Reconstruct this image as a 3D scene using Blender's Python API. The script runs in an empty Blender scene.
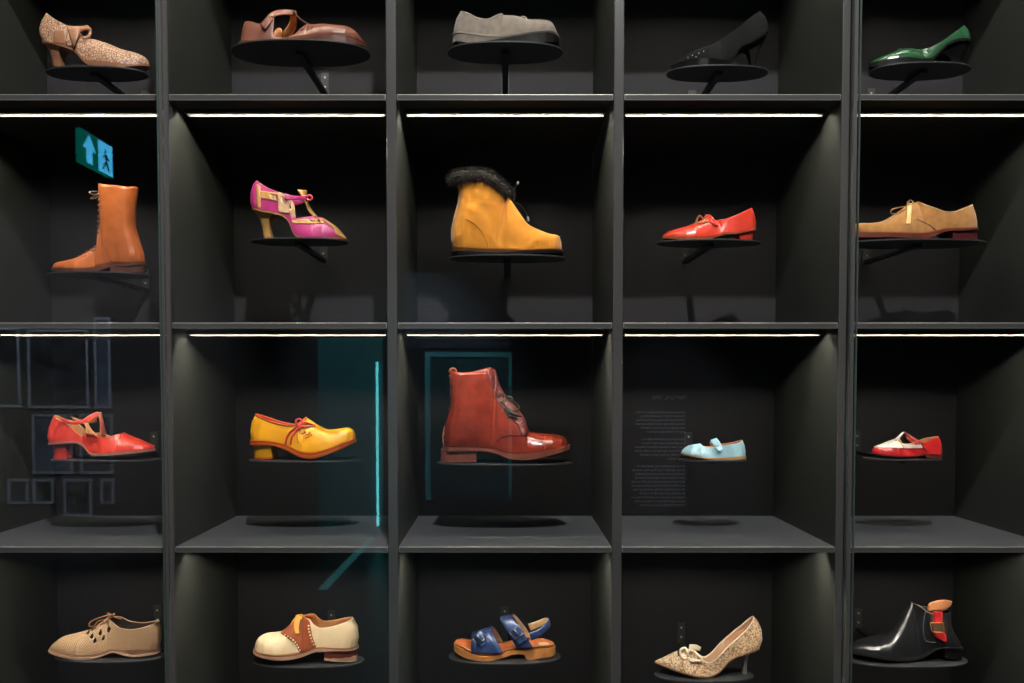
import bpy, bmesh, math, random
import numpy as np
from mathutils import Vector
random.seed(7)
C = bpy.context.scene.collection

# ------------------------------------------------------------------ camera model
F_PX, TH, VX, VY, CAM_Y, CAM_Z = 821.0, 0.035, 505.0, 382.0, -1.7, 1.35
YP = VY + F_PX * math.tan(TH)

def unproj(px, py, Y):
    dx = (px - VX) / F_PX; dz = -(py - YP) / F_PX
    dy = math.cos(TH) + dz * math.sin(TH); dw = -math.sin(TH) + dz * math.cos(TH)
    t = (Y - CAM_Y) / dy
    return dx * t, CAM_Z + dw * t

def proj(x, y, z):
    Y = y - CAM_Y; Z = z - CAM_Z
    d = Y * math.cos(TH) - Z * math.sin(TH); u = Y * math.sin(TH) + Z * math.cos(TH)
    return VX + F_PX * x / d, YP - F_PX * u / d

# ------------------------------------------------------------------ materials
def new_mat(name):
    m = bpy.data.materials.new(name); m.use_nodes = True
    return m, m.node_tree, m.node_tree.nodes['Principled BSDF']

def srgb(r, g, b):
    f = lambda c: (c / 255 / 12.92) if c / 255 <= .04045 else ((c / 255 + .055) / 1.055) ** 2.4
    return (f(r), f(g), f(b), 1)

def mat(name, col, rough=.5, metal=0, bump=0, scale=300, var=.0, coat=0, spec=.5, sheen=0, kind='noise', vscale=None, fold=0):
    m, nt, b = new_mat(name)
    b.inputs['Base Color'].default_value = col
    b.inputs['Roughness'].default_value = rough
    b.inputs['Metallic'].default_value = metal
    b.inputs['Specular IOR Level'].default_value = spec
    if coat: b.inputs['Coat Weight'].default_value = coat; b.inputs['Coat Roughness'].default_value = .15
    if sheen: b.inputs['Sheen Weight'].default_value = sheen
    tc = nt.nodes.new('ShaderNodeTexCoord')
    if bump:
        n = nt.nodes.new('ShaderNodeTexNoise' if kind == 'noise' else 'ShaderNodeTexVoronoi')
        n.inputs['Scale'].default_value = scale
        bp = nt.nodes.new('ShaderNodeBump'); bp.inputs['Strength'].default_value = bump; bp.inputs['Distance'].default_value = .002
        nt.links.new(tc.outputs['Object'], n.inputs['Vector'])
        nt.links.new(n.outputs[0], bp.inputs['Height'])
        nt.links.new(bp.outputs[0], b.inputs['Normal'])
        if fold:
            n2 = nt.nodes.new('ShaderNodeTexNoise'); n2.inputs['Scale'].default_value = 16; n2.inputs['Detail'].default_value = .5; n2.inputs['Distortion'].default_value = .8
            b2 = nt.nodes.new('ShaderNodeBump'); b2.inputs['Strength'].default_value = fold; b2.inputs['Distance'].default_value = .012
            nt.links.new(tc.outputs['Object'], n2.inputs['Vector']); nt.links.new(n2.outputs[0], b2.inputs['Height']); nt.links.new(b2.outputs[0], bp.inputs['Normal'])
    if var:
        n = nt.nodes.new('ShaderNodeTexNoise'); n.inputs['Scale'].default_value = vscale or 25; n.inputs['Detail'].default_value = 5
        r = nt.nodes.new('ShaderNodeValToRGB')
        lo = tuple(c * (1 - var) for c in col[:3]) + (1,); hi = tuple(min(1, c * (1 + var)) for c in col[:3]) + (1,)
        r.color_ramp.elements[0].color = lo; r.color_ramp.elements[0].position = .35
        r.color_ramp.elements[1].color = hi; r.color_ramp.elements[1].position = .65
        nt.links.new(tc.outputs['Object'], n.inputs['Vector'])
        nt.links.new(n.outputs[0], r.inputs[0]); nt.links.new(r.outputs[0], b.inputs['Base Color'])
    return m

def pattern_mat(name, c1, c2, scale, rough=.5, kind='snake', thr=.5):
    m, nt, b = new_mat(name)
    b.inputs['Roughness'].default_value = rough
    tc = nt.nodes.new('ShaderNodeTexCoord')
    r = nt.nodes.new('ShaderNodeValToRGB')
    r.color_ramp.elements[0].color = c1; r.color_ramp.elements[1].color = c2
    if kind == 'snake':
        n = nt.nodes.new('ShaderNodeTexVoronoi'); n.feature = 'DISTANCE_TO_EDGE'; n.inputs['Scale'].default_value = scale
        r.color_ramp.elements[0].position = .02; r.color_ramp.elements[1].position = .16
        out = n.outputs['Distance']
    elif kind == 'brocade':
        n = nt.nodes.new('ShaderNodeTexNoise'); n.inputs['Scale'].default_value = scale; n.inputs['Detail'].default_value = 3
        n.inputs['Distortion'].default_value = 2.5
        r.color_ramp.elements[0].position = .44; r.color_ramp.elements[1].position = .52
        out = n.outputs[0]
    elif kind == 'dots':      # perforations on a regular grid seen from the side
        sx = nt.nodes.new('ShaderNodeSeparateXYZ'); nt.links.new(tc.outputs['Object'], sx.inputs[0])
        vals = []
        for ax in ('X', 'Z'):
            mu = nt.nodes.new('ShaderNodeMath'); mu.operation = 'MULTIPLY'; mu.inputs[1].default_value = scale
            si = nt.nodes.new('ShaderNodeMath'); si.operation = 'SINE'
            nt.links.new(sx.outputs[ax], mu.inputs[0]); nt.links.new(mu.outputs[0], si.inputs[0]); vals.append(si)
        mm = nt.nodes.new('ShaderNodeMath'); mm.operation = 'MULTIPLY'
        nt.links.new(vals[0].outputs[0], mm.inputs[0]); nt.links.new(vals[1].outputs[0], mm.inputs[1])
        r.color_ramp.elements[0].position = thr; r.color_ramp.elements[1].position = thr + .2
        n = None; out = mm.outputs[0]
    if n is not None: nt.links.new(tc.outputs['Object'], n.inputs['Vector'])
    nt.links.new(out, r.inputs[0]); nt.links.new(r.outputs[0], b.inputs['Base Color'])
    bp = nt.nodes.new('ShaderNodeBump'); bp.inputs['Strength'].default_value = .4; bp.inputs['Distance'].default_value = .001
    nt.links.new(out, bp.inputs['Height']); nt.links.new(bp.outputs[0], b.inputs['Normal'])
    return m

def emis(name, col, strength):
    m, nt, b = new_mat(name)
    b.inputs['Base Color'].default_value = (0, 0, 0, 1)
    b.inputs['Emission Color'].default_value = col; b.inputs['Emission Strength'].default_value = strength
    return m

def glass_mat(name, tint):
    m = bpy.data.materials.new(name); m.use_nodes = True; nt = m.node_tree; nt.nodes.clear()
    o = nt.nodes.new('ShaderNodeOutputMaterial'); mx = nt.nodes.new('ShaderNodeMixShader')
    fr = nt.nodes.new('ShaderNodeFresnel'); fr.inputs[0].default_value = 1.5
    ge = nt.nodes.new('ShaderNodeNewGeometry'); ma = nt.nodes.new('ShaderNodeMath'); ma.operation = 'MULTIPLY_ADD'
    ma.inputs[1].default_value = 1 / 1.5 - 1.5; ma.inputs[2].default_value = 1.5
    nt.links.new(ge.outputs['Backfacing'], ma.inputs[0]); nt.links.new(ma.outputs[0], fr.inputs[0])
    t = nt.nodes.new('ShaderNodeBsdfTransparent'); t.inputs[0].default_value = tint
    g = nt.nodes.new('ShaderNodeBsdfGlossy'); g.inputs['Roughness'].default_value = 0.0
    nt.links.new(fr.outputs[0], mx.inputs[0]); nt.links.new(t.outputs[0], mx.inputs[1]); nt.links.new(g.outputs[0], mx.inputs[2])
    nt.links.new(mx.outputs[0], o.inputs[0])
    return m

M = {}
M['panel'] = mat('black_laminate', srgb(44, 46, 43), .55, bump=.25, scale=900, spec=.4)
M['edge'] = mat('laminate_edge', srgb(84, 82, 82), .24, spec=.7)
M['edge_highlight'] = mat('painted_edge_highlight', srgb(158, 155, 150), .35, .3)  # paler bevel colour paints in the highlight along the shelf edges
M['back'] = mat('backboard_laminate', srgb(40, 38, 42), .7, bump=.3, scale=700, spec=.3)
M['shelf'] = mat('shelf_laminate', srgb(76, 78, 82), .5, bump=.2, scale=900, spec=.4)
M['channel'] = mat('aluminium_channel', srgb(95, 92, 88), .5)
M['led'] = emis('led_diode_strip', (1, .94, .78, 1), 240)
M['black_metal'] = mat('black_powder_coat', srgb(34, 34, 35), .5, spec=.4)
M['disc'] = mat('matte_black_disc', srgb(48, 48, 50), .55, spec=.4)
M['wall_plate'] = mat('grey_steel_plate', srgb(62, 62, 60), .5, .2)
M['screw'] = mat('zinc_screw', srgb(200, 200, 198), .3, .9)
M['glass'] = glass_mat('clear_glass', (.985, .993, .99, 1))
M['glass_edge'] = mat('green_glass_edge', srgb(70, 84, 82), .2, 0, spec=.8)
M['seal'] = mat('grey_seal', srgb(78, 78, 76), .4)

# ------------------------------------------------------------------ mesh helpers
def link(name, bm, mats, parent=None, smooth=False, loc=None, solid=None, bevel=None, auto=False):
    me = bpy.data.meshes.new(name); bm.to_mesh(me); bm.free()
    if not isinstance(mats, (list, tuple)): mats = [mats]
    for m in mats: me.materials.append(m)
    if smooth:
        for p in me.polygons: p.use_smooth = True
        if smooth == 'auto': me.set_sharp_from_angle(angle=math.radians(35))
    o = bpy.data.objects.new(name, me); C.objects.link(o)
    if parent: o.parent = parent
    if loc: o.location = loc
    if solid:
        s = o.modifiers.new('thickness', 'SOLIDIFY'); s.thickness = solid[0]; s.offset = solid[1]
        if len(solid) > 2: s.material_offset = solid[2]; s.material_offset_rim = solid[3]
    if bevel:
        b = o.modifiers.new('bevel', 'BEVEL'); b.width = bevel; b.segments = 3; b.limit_method = 'ANGLE'
        if len(mats) > 1: b.material = len(mats) - 1
    return o

def box(bm, x0, x1, y0, y1, z0, z1, mi=0):
    v = [bm.verts.new(p) for p in [(x0, y0, z0), (x1, y0, z0), (x1, y1, z0), (x0, y1, z0), (x0, y0, z1), (x1, y0, z1), (x1, y1, z1), (x0, y1, z1)]]
    fs = []
    for f in [(0, 3, 2, 1), (4, 5, 6, 7), (0, 1, 5, 4), (1, 2, 6, 5), (2, 3, 7, 6), (3, 0, 4, 7)]:
        fc = bm.faces.new([v[i] for i in f]); fc.material_index = mi; fs.append(fc)
    return fs

def boxo(name, dims, m, parent=None, bevel=None, origin=None):
    bm = bmesh.new(); box(bm, *dims)
    if origin: bmesh.ops.translate(bm, vec=[-c for c in origin], verts=bm.verts)
    return link(name, bm, m, parent, bevel=bevel, loc=origin)

def empty(name, loc, label=None, cat=None, group=None):
    o = bpy.data.objects.new(name, None); C.objects.link(o); o.location = loc; o.empty_display_size = .05
    tag(o, label, cat, group); return o

def tag(o, label=None, cat=None, group=None, kind=None):
    for k, v in (('label', label), ('category', cat), ('group', group), ('kind', kind)):
        if v: o[k] = v
    return o

def crom(pts, n, closed=False):
    """arc-length resampled centripetal-ish smooth path through pts (k-dim)"""
    P = np.array(pts, float)
    if len(P) < 3:
        t = np.linspace(0, 1, n)[:, None]; return P[0] * (1 - t) + P[-1] * t
    Q = np.vstack([2 * P[0] - P[1], P, 2 * P[-1] - P[-2]])
    out = []
    for i in range(1, len(Q) - 2):
        p0, p1, p2, p3 = Q[i - 1:i + 3]
        d = [max(1e-6, np.linalg.norm(b - a)) ** .5 for a, b in ((p0, p1), (p1, p2), (p2, p3))]
        t0 = 0; t1 = d[0]; t2 = t1 + d[1]; t3 = t2 + d[2]
        for t in np.linspace(t1, t2, 14, endpoint=False):
            A1 = (t1 - t) / (t1 - t0) * p0 + (t - t0) / (t1 - t0) * p1
            A2 = (t2 - t) / (t2 - t1) * p1 + (t - t1) / (t2 - t1) * p2
            A3 = (t3 - t) / (t3 - t2) * p2 + (t - t2) / (t3 - t2) * p3
            B1 = (t2 - t) / (t2 - t0) * A1 + (t - t0) / (t2 - t0) * A2
            B2 = (t3 - t) / (t3 - t1) * A2 + (t - t1) / (t3 - t1) * A3
            out.append((t2 - t) / (t2 - t1) * B1 + (t - t1) / (t2 - t1) * B2)
    out.append(P[-1]); out = np.array(out)
    s = np.r_[0, np.cumsum(np.linalg.norm(np.diff(out, axis=0), axis=1))]
    t = np.linspace(0, s[-1], n)
    return np.column_stack([np.interp(t, s, out[:, k]) for k in range(out.shape[1])])

def tube_bm(bm, pts, r, seg=8, mi=0, flat=1.0):
    P = [Vector(p) for p in pts]; rings = []
    up = Vector((0, 1, 0))
    for i, p in enumerate(P):
        d = (P[min(i + 1, len(P) - 1)] - P[max(i - 1, 0)]).normalized()
        a = d.cross(up)
        if a.length < .2: a = d.cross(Vector((0, 0, 1)))
        a.normalize(); b = d.cross(a).normalized()
        ri = r[i] if hasattr(r, '__len__') else r
        rings.append([bm.verts.new(p + a * (ri * math.cos(k * 2 * math.pi / seg)) + b * (ri * flat * math.sin(k * 2 * math.pi / seg))) for k in range(seg)])
    for i in range(len(rings) - 1):
        for k in range(seg):
            f = bm.faces.new([rings[i][k], rings[i][(k + 1) % seg], rings[i + 1][(k + 1) % seg], rings[i + 1][k]]); f.material_index = mi
    for rr in (rings[0][::-1], rings[-1]):
        f = bm.faces.new(rr); f.material_index = mi

def inside(poly, x, y):
    c = False; n = len(poly); j = n - 1
    for i in range(n):
        xi, yi = poly[i]; xj, yj = poly[j]
        if (yi > y) != (yj > y) and x < (xj - xi) * (y - yi) / (yj - yi) + xi: c = not c
        j = i
    return c

PLAN = {
 'round': [(0, 0), (.015, .3), (.05, .52), (.1, .66), (.2, .74), (.32, .70), (.45, .72), (.58, .87), (.7, .99), (.78, 1), (.87, .9), (.94, .68), (.98, .42), (.995, .2), (1, 0)],
 'almond': [(0, 0), (.015, .3), (.05, .5), (.1, .63), (.2, .70), (.32, .64), (.45, .66), (.58, .85), (.68, 1), (.78, .93), (.87, .72), (.94, .46), (.98, .25), (.995, .1), (1, 0)],
 'pointed': [(0, 0), (.015, .3), (.05, .5), (.1, .62), (.2, .68), (.32, .6), (.45, .62), (.56, .85), (.65, 1), (.75, .88), (.85, .58), (.93, .28), (.98, .1), (.995, .04), (1, 0)],
 'child': [(0, 0), (.015, .32), (.05, .58), (.1, .74), (.2, .84), (.32, .8), (.45, .82), (.6, .93), (.7, 1), (.8, .98), (.89, .84), (.95, .6), (.985, .36), (.996, .18), (1, 0)],
}
YC = 0.155          # depth of every shoe's centre line behind the shelf fronts

class Shoe:
    def __init__(s, name, label, frame, W, plan='round', ground=None, disc=None, cat='shoe', yc=YC):
        s.fr = frame; s.W = W; s.pl = PLAN[plan]; s.yc = yc
        cx = (disc[0] + disc[1]) / 2
        X0 = unproj(cx, 300, yc)[0]
        _, Z0 = unproj(cx, s.px(0, ground)[1], yc - W * .7)
        s.o = (X0, yc, Z0); s.disc = disc
        s.root = empty(name, s.o, label, cat)
        s.objs = {}
    def px(s, X, Y): return s.fr[0] + X / s.fr[2], s.fr[1] + Y / s.fr[2]
    def L(s, X, Y, y=0.0):
        x, z = unproj(*s.px(X, Y), s.yc + y)
        return (x - s.o[0], y, z - s.o[2])
    def toF(s, v):           # local point -> frame coordinates
        a, b = proj(v[0] + s.o[0], s.yc + v[1], v[2] + s.o[2])
        return (a - s.fr[0]) * s.fr[2], (b - s.fr[1]) * s.fr[2]
    def plan(s, t):
        xs = [p[0] for p in s.pl]; ys = [p[1] for p in s.pl]
        return np.interp(t, xs, ys)
    def cv(s, pts, yf):      # convert frame path to local xz with lateral position yf(t)
        P = []
        x0 = pts[0][0]; x1 = pts[-1][0]
        for (X, Y) in pts:
            t = min(1, max(0, (X - x0) / (x1 - x0)))
            l = s.L(X, Y, -yf(t)); P.append((l[0], l[2]))
        return P
    def upper(s, m, lining, feather, top, vamp, back, E=.6, so=None, cuts=(), name='upper', thick=.0024, rim=1, N=110, MQ=28, bulge=0.0, ppow=1.5, vp=.8, vy=0.0):
        W = s.W
        fp = s.cv(feather, lambda t: W * s.plan(t))
        F = crom(fp, 200); s.F = F
        s.xh, s.xt = F[0][0], F[-1][0]
        tl = np.r_[0, np.cumsum([math.dist(top[k], top[k + 1]) for k in range(len(top) - 1)])]; tl = tl / tl[-1]
        op = crom([(lambda l: (l[0], l[2]))(s.L(X, Y, -W * E * (max(0, 1 - abs(2 * a_ - 1) ** 2.6)) ** .5)) for (X, Y), a_ in zip(top, tl)], 160)
        cl = crom([(lambda l: (l[0], l[2]))(s.L(X, Y, -vy * max(0, 1 - 1.3 * k_ / len(vamp)))) for k_, (X, Y) in enumerate(vamp)], 160)
        cl[0] = op[-1] * 1.0
        if so is None:
            so = (op[-1][0] - s.xh) / (s.xt - s.xh) - .02
        s.so = so; s.E = E
        bk = sorted([(lambda l: (l[2], l[0]))(s.L(X, Y, 0)) for X, Y in back])
        bz = [b[0] for b in bk]; bx = [b[1] for b in bk]
        sgn = 1 if s.xt > s.xh else -1
        s.sgn = sgn
        Fs = F if sgn > 0 else F[::-1]
        G = []
        arc = np.linspace(0, 1, 160)
        sa = np.maximum((cl[:, 0] - s.xh) / (s.xt - s.xh), so + .16 * arc)
        sa = np.maximum.accumulate(sa); sa = sa + arc * 1e-4
        sa[0] = so; sa = so + (sa - so) / (sa[-1] - so) * (1 - so)
        St = {round((1 - math.cos(math.pi * i / N)) / 2, 5) for i in range(N + 1)} | {round(float(np.interp(a, arc, sa)), 5) for a in np.linspace(0, 1, 50)}
        St = sorted(St); S2 = [St[0]]
        for v in St[1:]:
            if v - S2[-1] > 6e-4: S2.append(v)
        S2[-1] = 1.0; N = len(S2) - 1; s.St = S2
        for t in S2:
            fx = s.xh + (s.xt - s.xh) * t; fz = float(np.interp(fx, Fs[:, 0], Fs[:, 1]))
            hw = W * s.plan(t)
            if t < so:
                a = t / so; k = a * 159; k0 = int(k); k1 = min(159, k0 + 1); w = k - k0
                T = op[k0] * (1 - w) + op[k1] * w
                e = E * W * (max(0, 1 - abs(2 * a - 1) ** 2.6)) ** (1 / 2.0)
            else:
                a = float(np.interp(t, sa, arc)); k = a * 159; k0 = int(k); k1 = min(159, k0 + 1); w = k - k0
                T = cl[k0] * (1 - w) + cl[k1] * w; e = 0
            c = min(1, max(0, (t - so + .07) / .24)); c = c * c * (3 - 2 * c)
            row = []
            for j in range(MQ + 1):
                q = j / MQ; ph = q * math.pi / 2
                kz = q * (1 - c) + math.sin(ph) * c
                yo = hw + (e - hw) * q ** ppow
                yc_ = e + (hw - e) * max(0, math.cos(ph)) ** vp
                y = yo * (1 - c) + yc_ * c + bulge * W * math.sin(math.pi * q ** .62) * s.plan(t) * (1 - c)
                x = fx + (T[0] - fx) * kz; z = fz + (T[1] - fz) * kz
                if t < .35:
                    lin = s.xh + (op[0][0] - s.xh) * kz
                    zb = F[0][1] + (op[0][1] - F[0][1]) * kz
                    off = float(np.interp(zb, bz, bx)) - lin
                    x += off * (1 - t / .35) ** 2 * (1 if 0 < j < MQ else .6)
                row.append((x, y, z))
            G.append(row)
        s.G = G; s.N = N; s.MQ = MQ; s.cuts = cuts
        bm = bmesh.new()
        for side in (-1, 1):
            V = [[bm.verts.new((p[0], side * p[1], p[2])) for p in r] for r in G]
            for i in range(N):
                for j in range(MQ):
                    if cuts:
                        cxx = [sum(V[a][b].co[k] for a, b in ((i, j), (i + 1, j), (i + 1, j + 1), (i, j + 1))) / 4 for k in range(3)]
                        f2 = s.toF((cxx[0], -abs(cxx[1]), cxx[2]))
                        if any(inside(c, *f2) for c in cuts): continue
                    f = [V[i][j], V[i + 1][j], V[i + 1][j + 1], V[i][j + 1]]
                    if side * sgn > 0: f.reverse()
                    bm.faces.new(f)
        bmesh.ops.remove_doubles(bm, verts=bm.verts, dist=2e-5)
        loose = [v for v in bm.verts if not v.link_faces]
        bmesh.ops.delete(bm, geom=loose, context='VERTS')
        if cuts:
            for _ in range(1):
                new = {}
                for v in bm.verts:
                    be = [e for e in v.link_edges if e.is_boundary]
                    if len(be) == 2:
                        new[v] = v.co * .4 + (be[0].other_vert(v).co + be[1].other_vert(v).co) * .3
                for v, c_ in new.items(): v.co = c_
        o = link(name, bm, [m, lining], s.root, True, solid=(thick, -1, 1, rim))
        # inner sole board closing the bottom
        bm = bmesh.new(); a = []
        for i in range(0, N + 1, 2):
            t = S2[i]
            if t > min(.97, so + .35): break
            a.append((s.xh + (s.xt - s.xh) * (t * .97 + .015), W * s.plan(t) * .9, float(np.interp(s.xh + (s.xt - s.xh) * t, Fs[:, 0], Fs[:, 1])) + .003))
        n_ = [bm.verts.new((x, -y, z)) for x, y, z in a]; f_ = [bm.verts.new((x, y, z)) for x, y, z in a]
        for i in range(len(a) - 1): bm.faces.new([n_[i], n_[i + 1], f_[i + 1], f_[i]])
        bmesh.ops.remove_doubles(bm, verts=bm.verts, dist=1e-5)
        link('insole', bm, lining, s.root, True, solid=(.002, 0))
        s.up = o
        return o
    def gp(s, t, q, side=-1, off=0.0):     # point on the upper
        ii = float(np.interp(t, s.St, range(s.N + 1))); jj = q * s.MQ
        i = min(s.N - 1, int(ii)); j = min(s.MQ - 1, int(jj)); a = ii - i; b = jj - j
        P = lambda i, j: np.array(s.G[i][j])
        p = (P(i, j) * (1 - a) + P(i + 1, j) * a) * (1 - b) + (P(i, j + 1) * (1 - a) + P(i + 1, j + 1) * a) * b
        return (p[0], side * (p[1] + off), p[2] + off * .3)
    def near(s, X, Y, off=.0012):          # point of the near surface seen at frame (X, Y)
        best = None
        for r in s.G:
            for p in r:
                f = s.toF((p[0], -p[1], p[2])); d = (f[0] - X) ** 2 + (f[1] - Y) ** 2
                if best is None or d < best[0]: best = (d, p)
        p = best[1]
        return s.L(X, Y, -(p[1] + off))
    def patch(s, poly, m, name, off=.0009, both=True, label=None, tk=.0012):
        for side in ((-1, 1) if both else (-1,)):
            bm = bmesh.new(); V = {}
            def vv(i, j):
                if (i, j) not in V:
                    p = np.array(s.G[i][j])
                    i0, i1 = max(0, i - 1), min(s.N, i + 1); j0, j1 = max(0, j - 1), min(s.MQ, j + 1)
                    n = np.cross(np.array(s.G[i1][j]) - np.array(s.G[i0][j]), np.array(s.G[i][j1]) - np.array(s.G[i][j0]))
                    l = np.linalg.norm(n); n = n / l if l > 1e-12 else np.array((0, 1, 0))
                    if n[1] < 0 or (abs(n[1]) < .05 and n[2] < 0): n = -n
                    q = p + n * off
                    V[(i, j)] = bm.verts.new((q[0], side * q[1], q[2]))
                return V[(i, j)]
            for i in range(s.N):
                for j in range(s.MQ):
                    c = sum(np.array(s.G[a][b]) for a, b in ((i, j), (i + 1, j), (i + 1, j + 1), (i, j + 1))) / 4
                    f2 = s.toF((c[0], -c[1], c[2]))
                    if inside(poly, *f2) and not any(inside(cc, *f2) for cc in s.cuts):
                        f = [vv(i, j), vv(i + 1, j), vv(i + 1, j + 1), vv(i, j + 1)]
                        if side * s.sgn > 0: f.reverse()
                        bm.faces.new(f)
            if not bm.faces: bm.free(); continue
            bmesh.ops.remove_doubles(bm, verts=bm.verts, dist=2e-5)
            for _ in range(7):
                new = {}
                for v in bm.verts:
                    be = [e for e in v.link_edges if e.is_boundary]
                    if len(be) == 2: new[v] = v.co * .4 + (be[0].other_vert(v).co + be[1].other_vert(v).co) * .3
                for v, c_ in new.items(): v.co = c_
            o = link(name, bm, m, s.root, True, solid=(tk, 0))
            if label: o['label'] = label
    def on(s, pts, off=.002):
        out = []
        for X, Y in pts: out.append(s.near(X, Y, off))
        return out
    def sole(s, m, bottom, name='sole', oh=.002, top=None, t0=0.0, t1=1.0, dz=.0005):
        W = s.W
        B = crom(s.cv(bottom, lambda t: W * s.plan(min(1, t0 + t * (t1 - t0)))), 150)
        B = B if B[-1][0] > B[0][0] else B[::-1]
        Fs = s.F if s.sgn > 0 else s.F[::-1]
        if top is not None:
            T_ = crom(s.cv(top, lambda t: W * s.plan(t)), 150); Fs = T_ if T_[-1][0] > T_[0][0] else T_[::-1]
        N = 64; rows = []
        for i in range(N + 1):
            u = (1 - math.cos(math.pi * i / N)) / 2; t = t0 + (t1 - t0) * u
            xx = s.xh + (s.xt - s.xh) * t
            x = xx + s.sgn * oh * (2 * t - 1)
            hw = W * s.plan(t) + oh * min(1, math.sin(math.pi * t) * 6)
            zt = float(np.interp(xx, Fs[:, 0], Fs[:, 1])) + dz; zb = float(np.interp(xx, B[:, 0], B[:, 1]))
            zb = min(zb, zt - .0008)
            rows.append((x, hw, zt, zb))
        bm = bmesh.new()
        A = [[bm.verts.new(p) for p in ((x, -h, zt), (x, h, zt), (x, h * .985, zb), (x, -h * .985, zb))] for x, h, zt, zb in rows]
        for i in range(N):
            for k in range(4):
                try: bm.faces.new([A[i][k], A[i][(k + 1) % 4], A[i + 1][(k + 1) % 4], A[i + 1][k]])
                except ValueError: pass
        bm.faces.new(A[0][::-1]); bm.faces.new(A[-1])
        bmesh.ops.remove_doubles(bm, verts=bm.verts, dist=1e-5)
        bmesh.ops.recalc_face_normals(bm, faces=bm.faces)
        return link(name, bm, m, s.root, 'auto')
    def heel(s, m, rear, front, hw, name='heel', n=16, cap=None, pw=2.4):
        R = crom([(lambda l: (l[0], l[2]))(s.L(X, Y, 0)) for (X, Y), w in zip(rear, hw)], n)
        Fp = crom([(lambda l: (l[0], l[2]))(s.L(X, Y, -w * .8)) for (X, Y), w in zip(front, hw)], n)
        H = crom([(i, w) for i, w in enumerate(hw)], n)[:, 1] if len(hw) > 2 else np.linspace(hw[0], hw[-1], n)
        bm = bmesh.new(); rings = []
        for i in range(n):
            xb, zb = R[i]; xf, zf = Fp[i]; w = H[i]; ring = []
            for k in range(17):
                a = -math.pi / 2 + math.pi * k / 16
                ca, sa = math.cos(a), math.sin(a)
                d = abs(ca) ** (2 / pw)
                x = xf + (xb - xf) * d; y = w * math.copysign(abs(sa) ** (2 / pw), sa); z = zf + (zb - zf) * d
                ring.append(bm.verts.new((x, y, z)))
            rings.append(ring)
        for i in range(n - 1):
            for k in range(17):
                bm.faces.new([rings[i][k], rings[i][(k + 1) % 17], rings[i + 1][(k + 1) % 17], rings[i + 1][k]])
        bm.faces.new(rings[0]); bm.faces.new(rings[-1])
        bmesh.ops.recalc_face_normals(bm, faces=bm.faces)
        if cap:
            for f in bm.faces:
                zc = min(v.co.z for v in f.verts); 
                if max(v.co.z for v in f.verts) < rings[-1][0].co.z + cap[1]: f.material_index = 1
        return link(name, bm, [m, cap[0]] if cap else m, s.root, 'auto')
    def tube(s, pts, r, m, name, mirror=False, smooth=True, local=False, label=None, n=None, seg=8, bm=None):
        P = [p if local else s.L(*p) for p in pts]
        if mirror: P = P + [(x, -y, z) for x, y, z in P[::-1] if abs(y) > 1e-5]
        P = crom(P, n or max(8, len(P) * 5)) if smooth else P
        own = bm is None
        if own: bm = bmesh.new()
        tube_bm(bm, P, r, seg)
        if own:
            o = link(name, bm, m, s.root, True)
            if label: o['label'] = label
            return o
    def tubes(s, lists, r, m, name, label=None, **k):
        bm = bmesh.new()
        for l in lists: s.tube(l, r, None, None, bm=bm, **k)
        o = link(name, bm, m, s.root, True)
        if label: o['label'] = label
        return o
    def ribbon(s, A, B, m, name, mirror=False, thick=.002, n=24, local=False, label=None, lining=None):
        a = [p if local else s.L(*p) for p in A]; b = [p if local else s.L(*p) for p in B]
        if mirror:
            a = a + [(x, -y, z) for x, y, z in a[::-1] if abs(y) > 1e-5]; b = b + [(x, -y, z) for x, y, z in b[::-1] if abs(y) > 1e-5]
            n *= 2
        a = crom(a, n); b = crom(b, n)
        bm = bmesh.new(); K = 4; rows = []
        for i in range(n):
            rows.append([bm.verts.new(a[i] * (1 - k / K) + b[i] * (k / K)) for k in range(K + 1)])
        for i in range(n - 1):
            for k in range(K): bm.faces.new([rows[i][k], rows[i][k + 1], rows[i + 1][k + 1], rows[i + 1][k]])
        c = sum((f.normal_update() or f.normal.dot(f.calc_center_median() - Vector((a[:, 0].mean(), 0, a[:, 2].min() - .02)))) for f in bm.faces)
        if c < 0: bmesh.ops.reverse_faces(bm, faces=bm.faces)
        o = link(name, bm, [m, lining or m], s.root, True, solid=(thick, 0, 1, 0))
        if label: o['label'] = label
        return o
    def piping(s, m, r=.0012, name='piping', t1=None):
        bm = bmesh.new()
        ts = np.linspace(0.0, (t1 or s.so) , 40)
        near = [s.gp(float(t), 1, -1) for t in ts]; far = [s.gp(float(t), 1, 1) for t in ts]
        tube_bm(bm, crom(far[::-1] + near[1:], 110), r, 6)
        return link(name, bm, m, s.root, True)
    def eyelets(s, spots, r, m, name='eyelet', mid=False):
        for X, Y in spots:
            p = s.L(X, Y, -mid) if mid else s.near(X, Y, .001); bm = bmesh.new()
            bmesh.ops.create_uvsphere(bm, u_segments=10, v_segments=6, radius=r)
            for v in bm.verts: v.co = Vector((v.co.x + p[0], v.co.y * .4 + p[1], v.co.z + p[2]))
            link(name, bm, m, s.root, True)

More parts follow.
